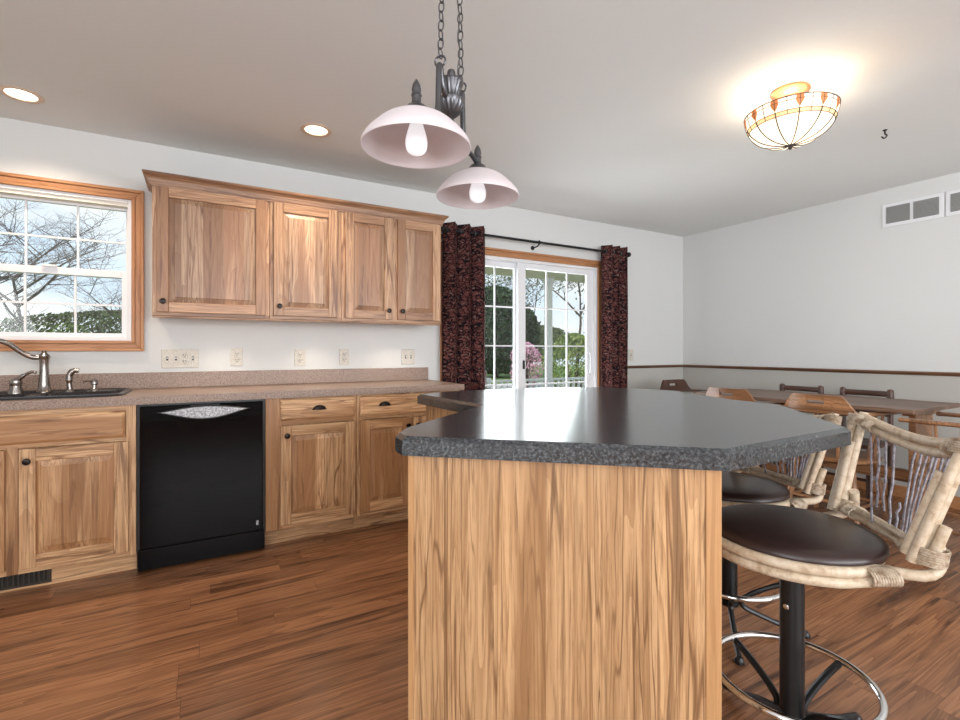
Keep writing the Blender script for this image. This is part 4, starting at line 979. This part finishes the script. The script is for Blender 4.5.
def captain(cx, cy, rz, label, m=('chair', 'chair_v')):
    """low bow-back captain's chair; local +x is the front"""
    c = thing('captains_chair', (cx, cy, 0), label, 'chair', None, rz); B = lambda mb, n, mm, par=c, **k: mb.build(n, mm, par, local=True, **k)
    sp = [(.22*math.copysign(abs(math.cos(t))**.7, math.cos(t)), .235*math.copysign(abs(math.sin(t))**.7, math.sin(t))) for t in [2*PI*i/32 for i in range(32)]]
    B(MB().layers([[(x*.9, y*.9, .425) for x, y in sp], [(x, y, .44) for x, y in sp], [(x, y, .458) for x, y in sp], [(x*.93, y*.93, .465) for x, y in sp], [(x*.5, y*.5, .455) for x, y in sp]]), 'seat', m[0])
    ZA = .755
    bow = [(.20, .265), (.12, .268), (0, .262), (-.12, .245), (-.20, .20), (-.245, .10), (-.255, 0)]
    bow = bow+[(x, -y) for x, y in bow[:-1][::-1]]
    B(MB().tube(smoothpts([(x, y, ZA) for x, y in bow], 4), .026, 10, flat=.5, up=(0, 0, 1)), 'arm_bow', m[0], smooth=True)
    # crest with hand slot: profile across y, slot hole in the middle
    def cx_(y): return -.255+.9*y*y
    ys = [-.215+.43*i/24 for i in range(25)]
    def ztop(y):
        a = abs(y); return ZA+.012+(.098 if a < .15 else .098*max(0, 1-(a-.15)/.06)**1.0)
    mb = MB()
    for i in range(24):
        y0, y1 = ys[i], ys[i+1]; segs = [(ZA+.006, None)]
        slot = abs((y0+y1)/2) < .055
        lo = ZA+.010
        parts = [(lo, ZA+.052), (ZA+.074, None)] if slot else [(lo, None)]
        for zl, zh in parts:
            za, zb = (zh or ztop(y0)), (zh or ztop(y1))
            if za-zl < .002 and zb-zl < .002: continue
            x0, x1 = cx_(y0), cx_(y1); dt = .011
            mb.add([(x0-dt, y0, zl), (x1-dt, y1, zl), (x1-dt-.008, y1, max(zl, zb)), (x0-dt-.008, y0, max(zl, za)), (x0+dt, y0, zl), (x1+dt, y1, zl), (x1+dt-.008, y1, max(zl, zb)), (x0+dt-.008, y0, max(zl, za))],
                   [(0, 1, 2, 3), (7, 6, 5, 4), (0, 4, 5, 1), (2, 6, 7, 3), (0, 3, 7, 4), (1, 5, 6, 2)])
    B(mb, 'crest', m[0], smooth=False)
    for k in range(9):
        a = math.radians(75+210*k/8)/1.0
        x, y = .245*math.cos(a)-.01, .255*math.sin(a)
        xb, yb = .19*math.cos(a), .205*math.sin(a)
        R = Vector((x-xb, y-yb, .29)); 
        B(MB().lathe([(.008, 0), (.010, .03), (.013, .09), (.009, .10), (.013, .11), (.014, .16), (.009, .18), (.008, R.length)], (xb, yb, .46), R, 10), 'spindle', m[1])
    for sx_, sy2 in ((1, 1), (1, -1), (-1, 1), (-1, -1)):
        t_, b__ = Vector((.15*sx_, .16*sy2, .44)), Vector((.20*sx_, .215*sy2, 0))
        B(MB().lathe([(.014, 0), (.018, .05), (.013, .08), (.020, .18), (.021, .28), (.013, .32), (.017, .34), (.016, (t_-b__).length)], b__, t_-b__, 12), 'leg', m[1])
    B(MB().cyl((.185, -.195, .14), (.185, .195, .14), .010).cyl((-.18, -.195, .17), (-.18, .195, .17), .010).cyl((-.18, -.195, .16), (.185, -.195, .16), .010).cyl((-.18, .195, .16), (.185, .195, .16), .010), 'stretcher', m[0])
    return c
captain(3.715, 1.655, 0, "oak captain's chair with a slotted crest, tucked at the table behind the island's right tip")
captain(3.715, 2.27, 0, "oak captain's chair with slotted crest half hidden behind the far edge of the island top")
captain(4.02, 2.95, -PI/2, "dark captain's chair at the far end of the dining table near the corner", ('dark_chair', 'chair_v'))
captain(3.74, 1.02, PI/2, "oak captain's chair at the near end of the table, seen past the stool back")
def railchair(cx, cy, label):
    """post and rail chair; local +x front"""
    c = thing('dining_chair', (cx, cy, 0), label, 'chair', None, PI); B = lambda mb, n, mm, par=c, **k: mb.build(n, mm, par, local=True, **k)
    m = 'dark_chair'
    B(MB().box(-.17, .19, -.185, .185, .43, .46), 'seat', m, bevel=.008)
    for s_ in (-1, 1):
        B(MB().lathe([(.016, 0), (.018, .43), (.018, .70), (.014, .72), (.020, .745), (.022, .78), (.022, .838), (.017, .850), (.006, .854)], (-.185, s_*.158, 0), n=14), 'back_post', m)
        B(MB().lathe([(.014, 0), (.018, .05), (.02, .3), (.016, .43)], (.165, s_*.16, 0), n=12), 'leg', m)
    for z, h, t in ((.815, .022, 'top_rail'), (.66, .02, 'middle_rail')):
        B(MB().tube([(-.185-.02*(1-(2*i/8-1)**2), -.165+.33*i/8, z+.0*i) for i in range(9)], h, 10, flat=1.0), t, m)
    B(MB().cyl((.165, -.16, .2), (.165, .16, .2), .01).cyl((-.185, -.16, .2), (-.185, .16, .2), .01), 'stretcher', m)
railchair(4.38, 2.30, 'dark post-and-rail dining chair against the right wall, left one of the pair')
railchair(4.38, 1.82, 'dark post-and-rail dining chair against the right wall, right one of the pair')

GROUPS = {'bar_stool': 'rattan bar stools at the island', 'captains_chair': 'captains chairs around the dining table', 'dining_chair': 'post and rail chairs along the wall',
          'recessed_light': 'recessed ceiling lights', 'puck_light': 'puck lights under the wall cabinets', 'wall_plate': 'wall plates', 'curtain': 'patio door curtains',
          'base_cabinet': 'base cabinets', 'wall_cabinet': 'wall cabinets', 'air_grille': 'return air grilles', 'bare_tree': 'bare trees beyond the sink window', 'budding_tree': 'budding trees beyond the patio door'}
for o in C.objects:
    k = o.name.split('.')[0]
    if o.parent is None and k in GROUPS and 'label' in o: o['group'] = GROUPS[k]
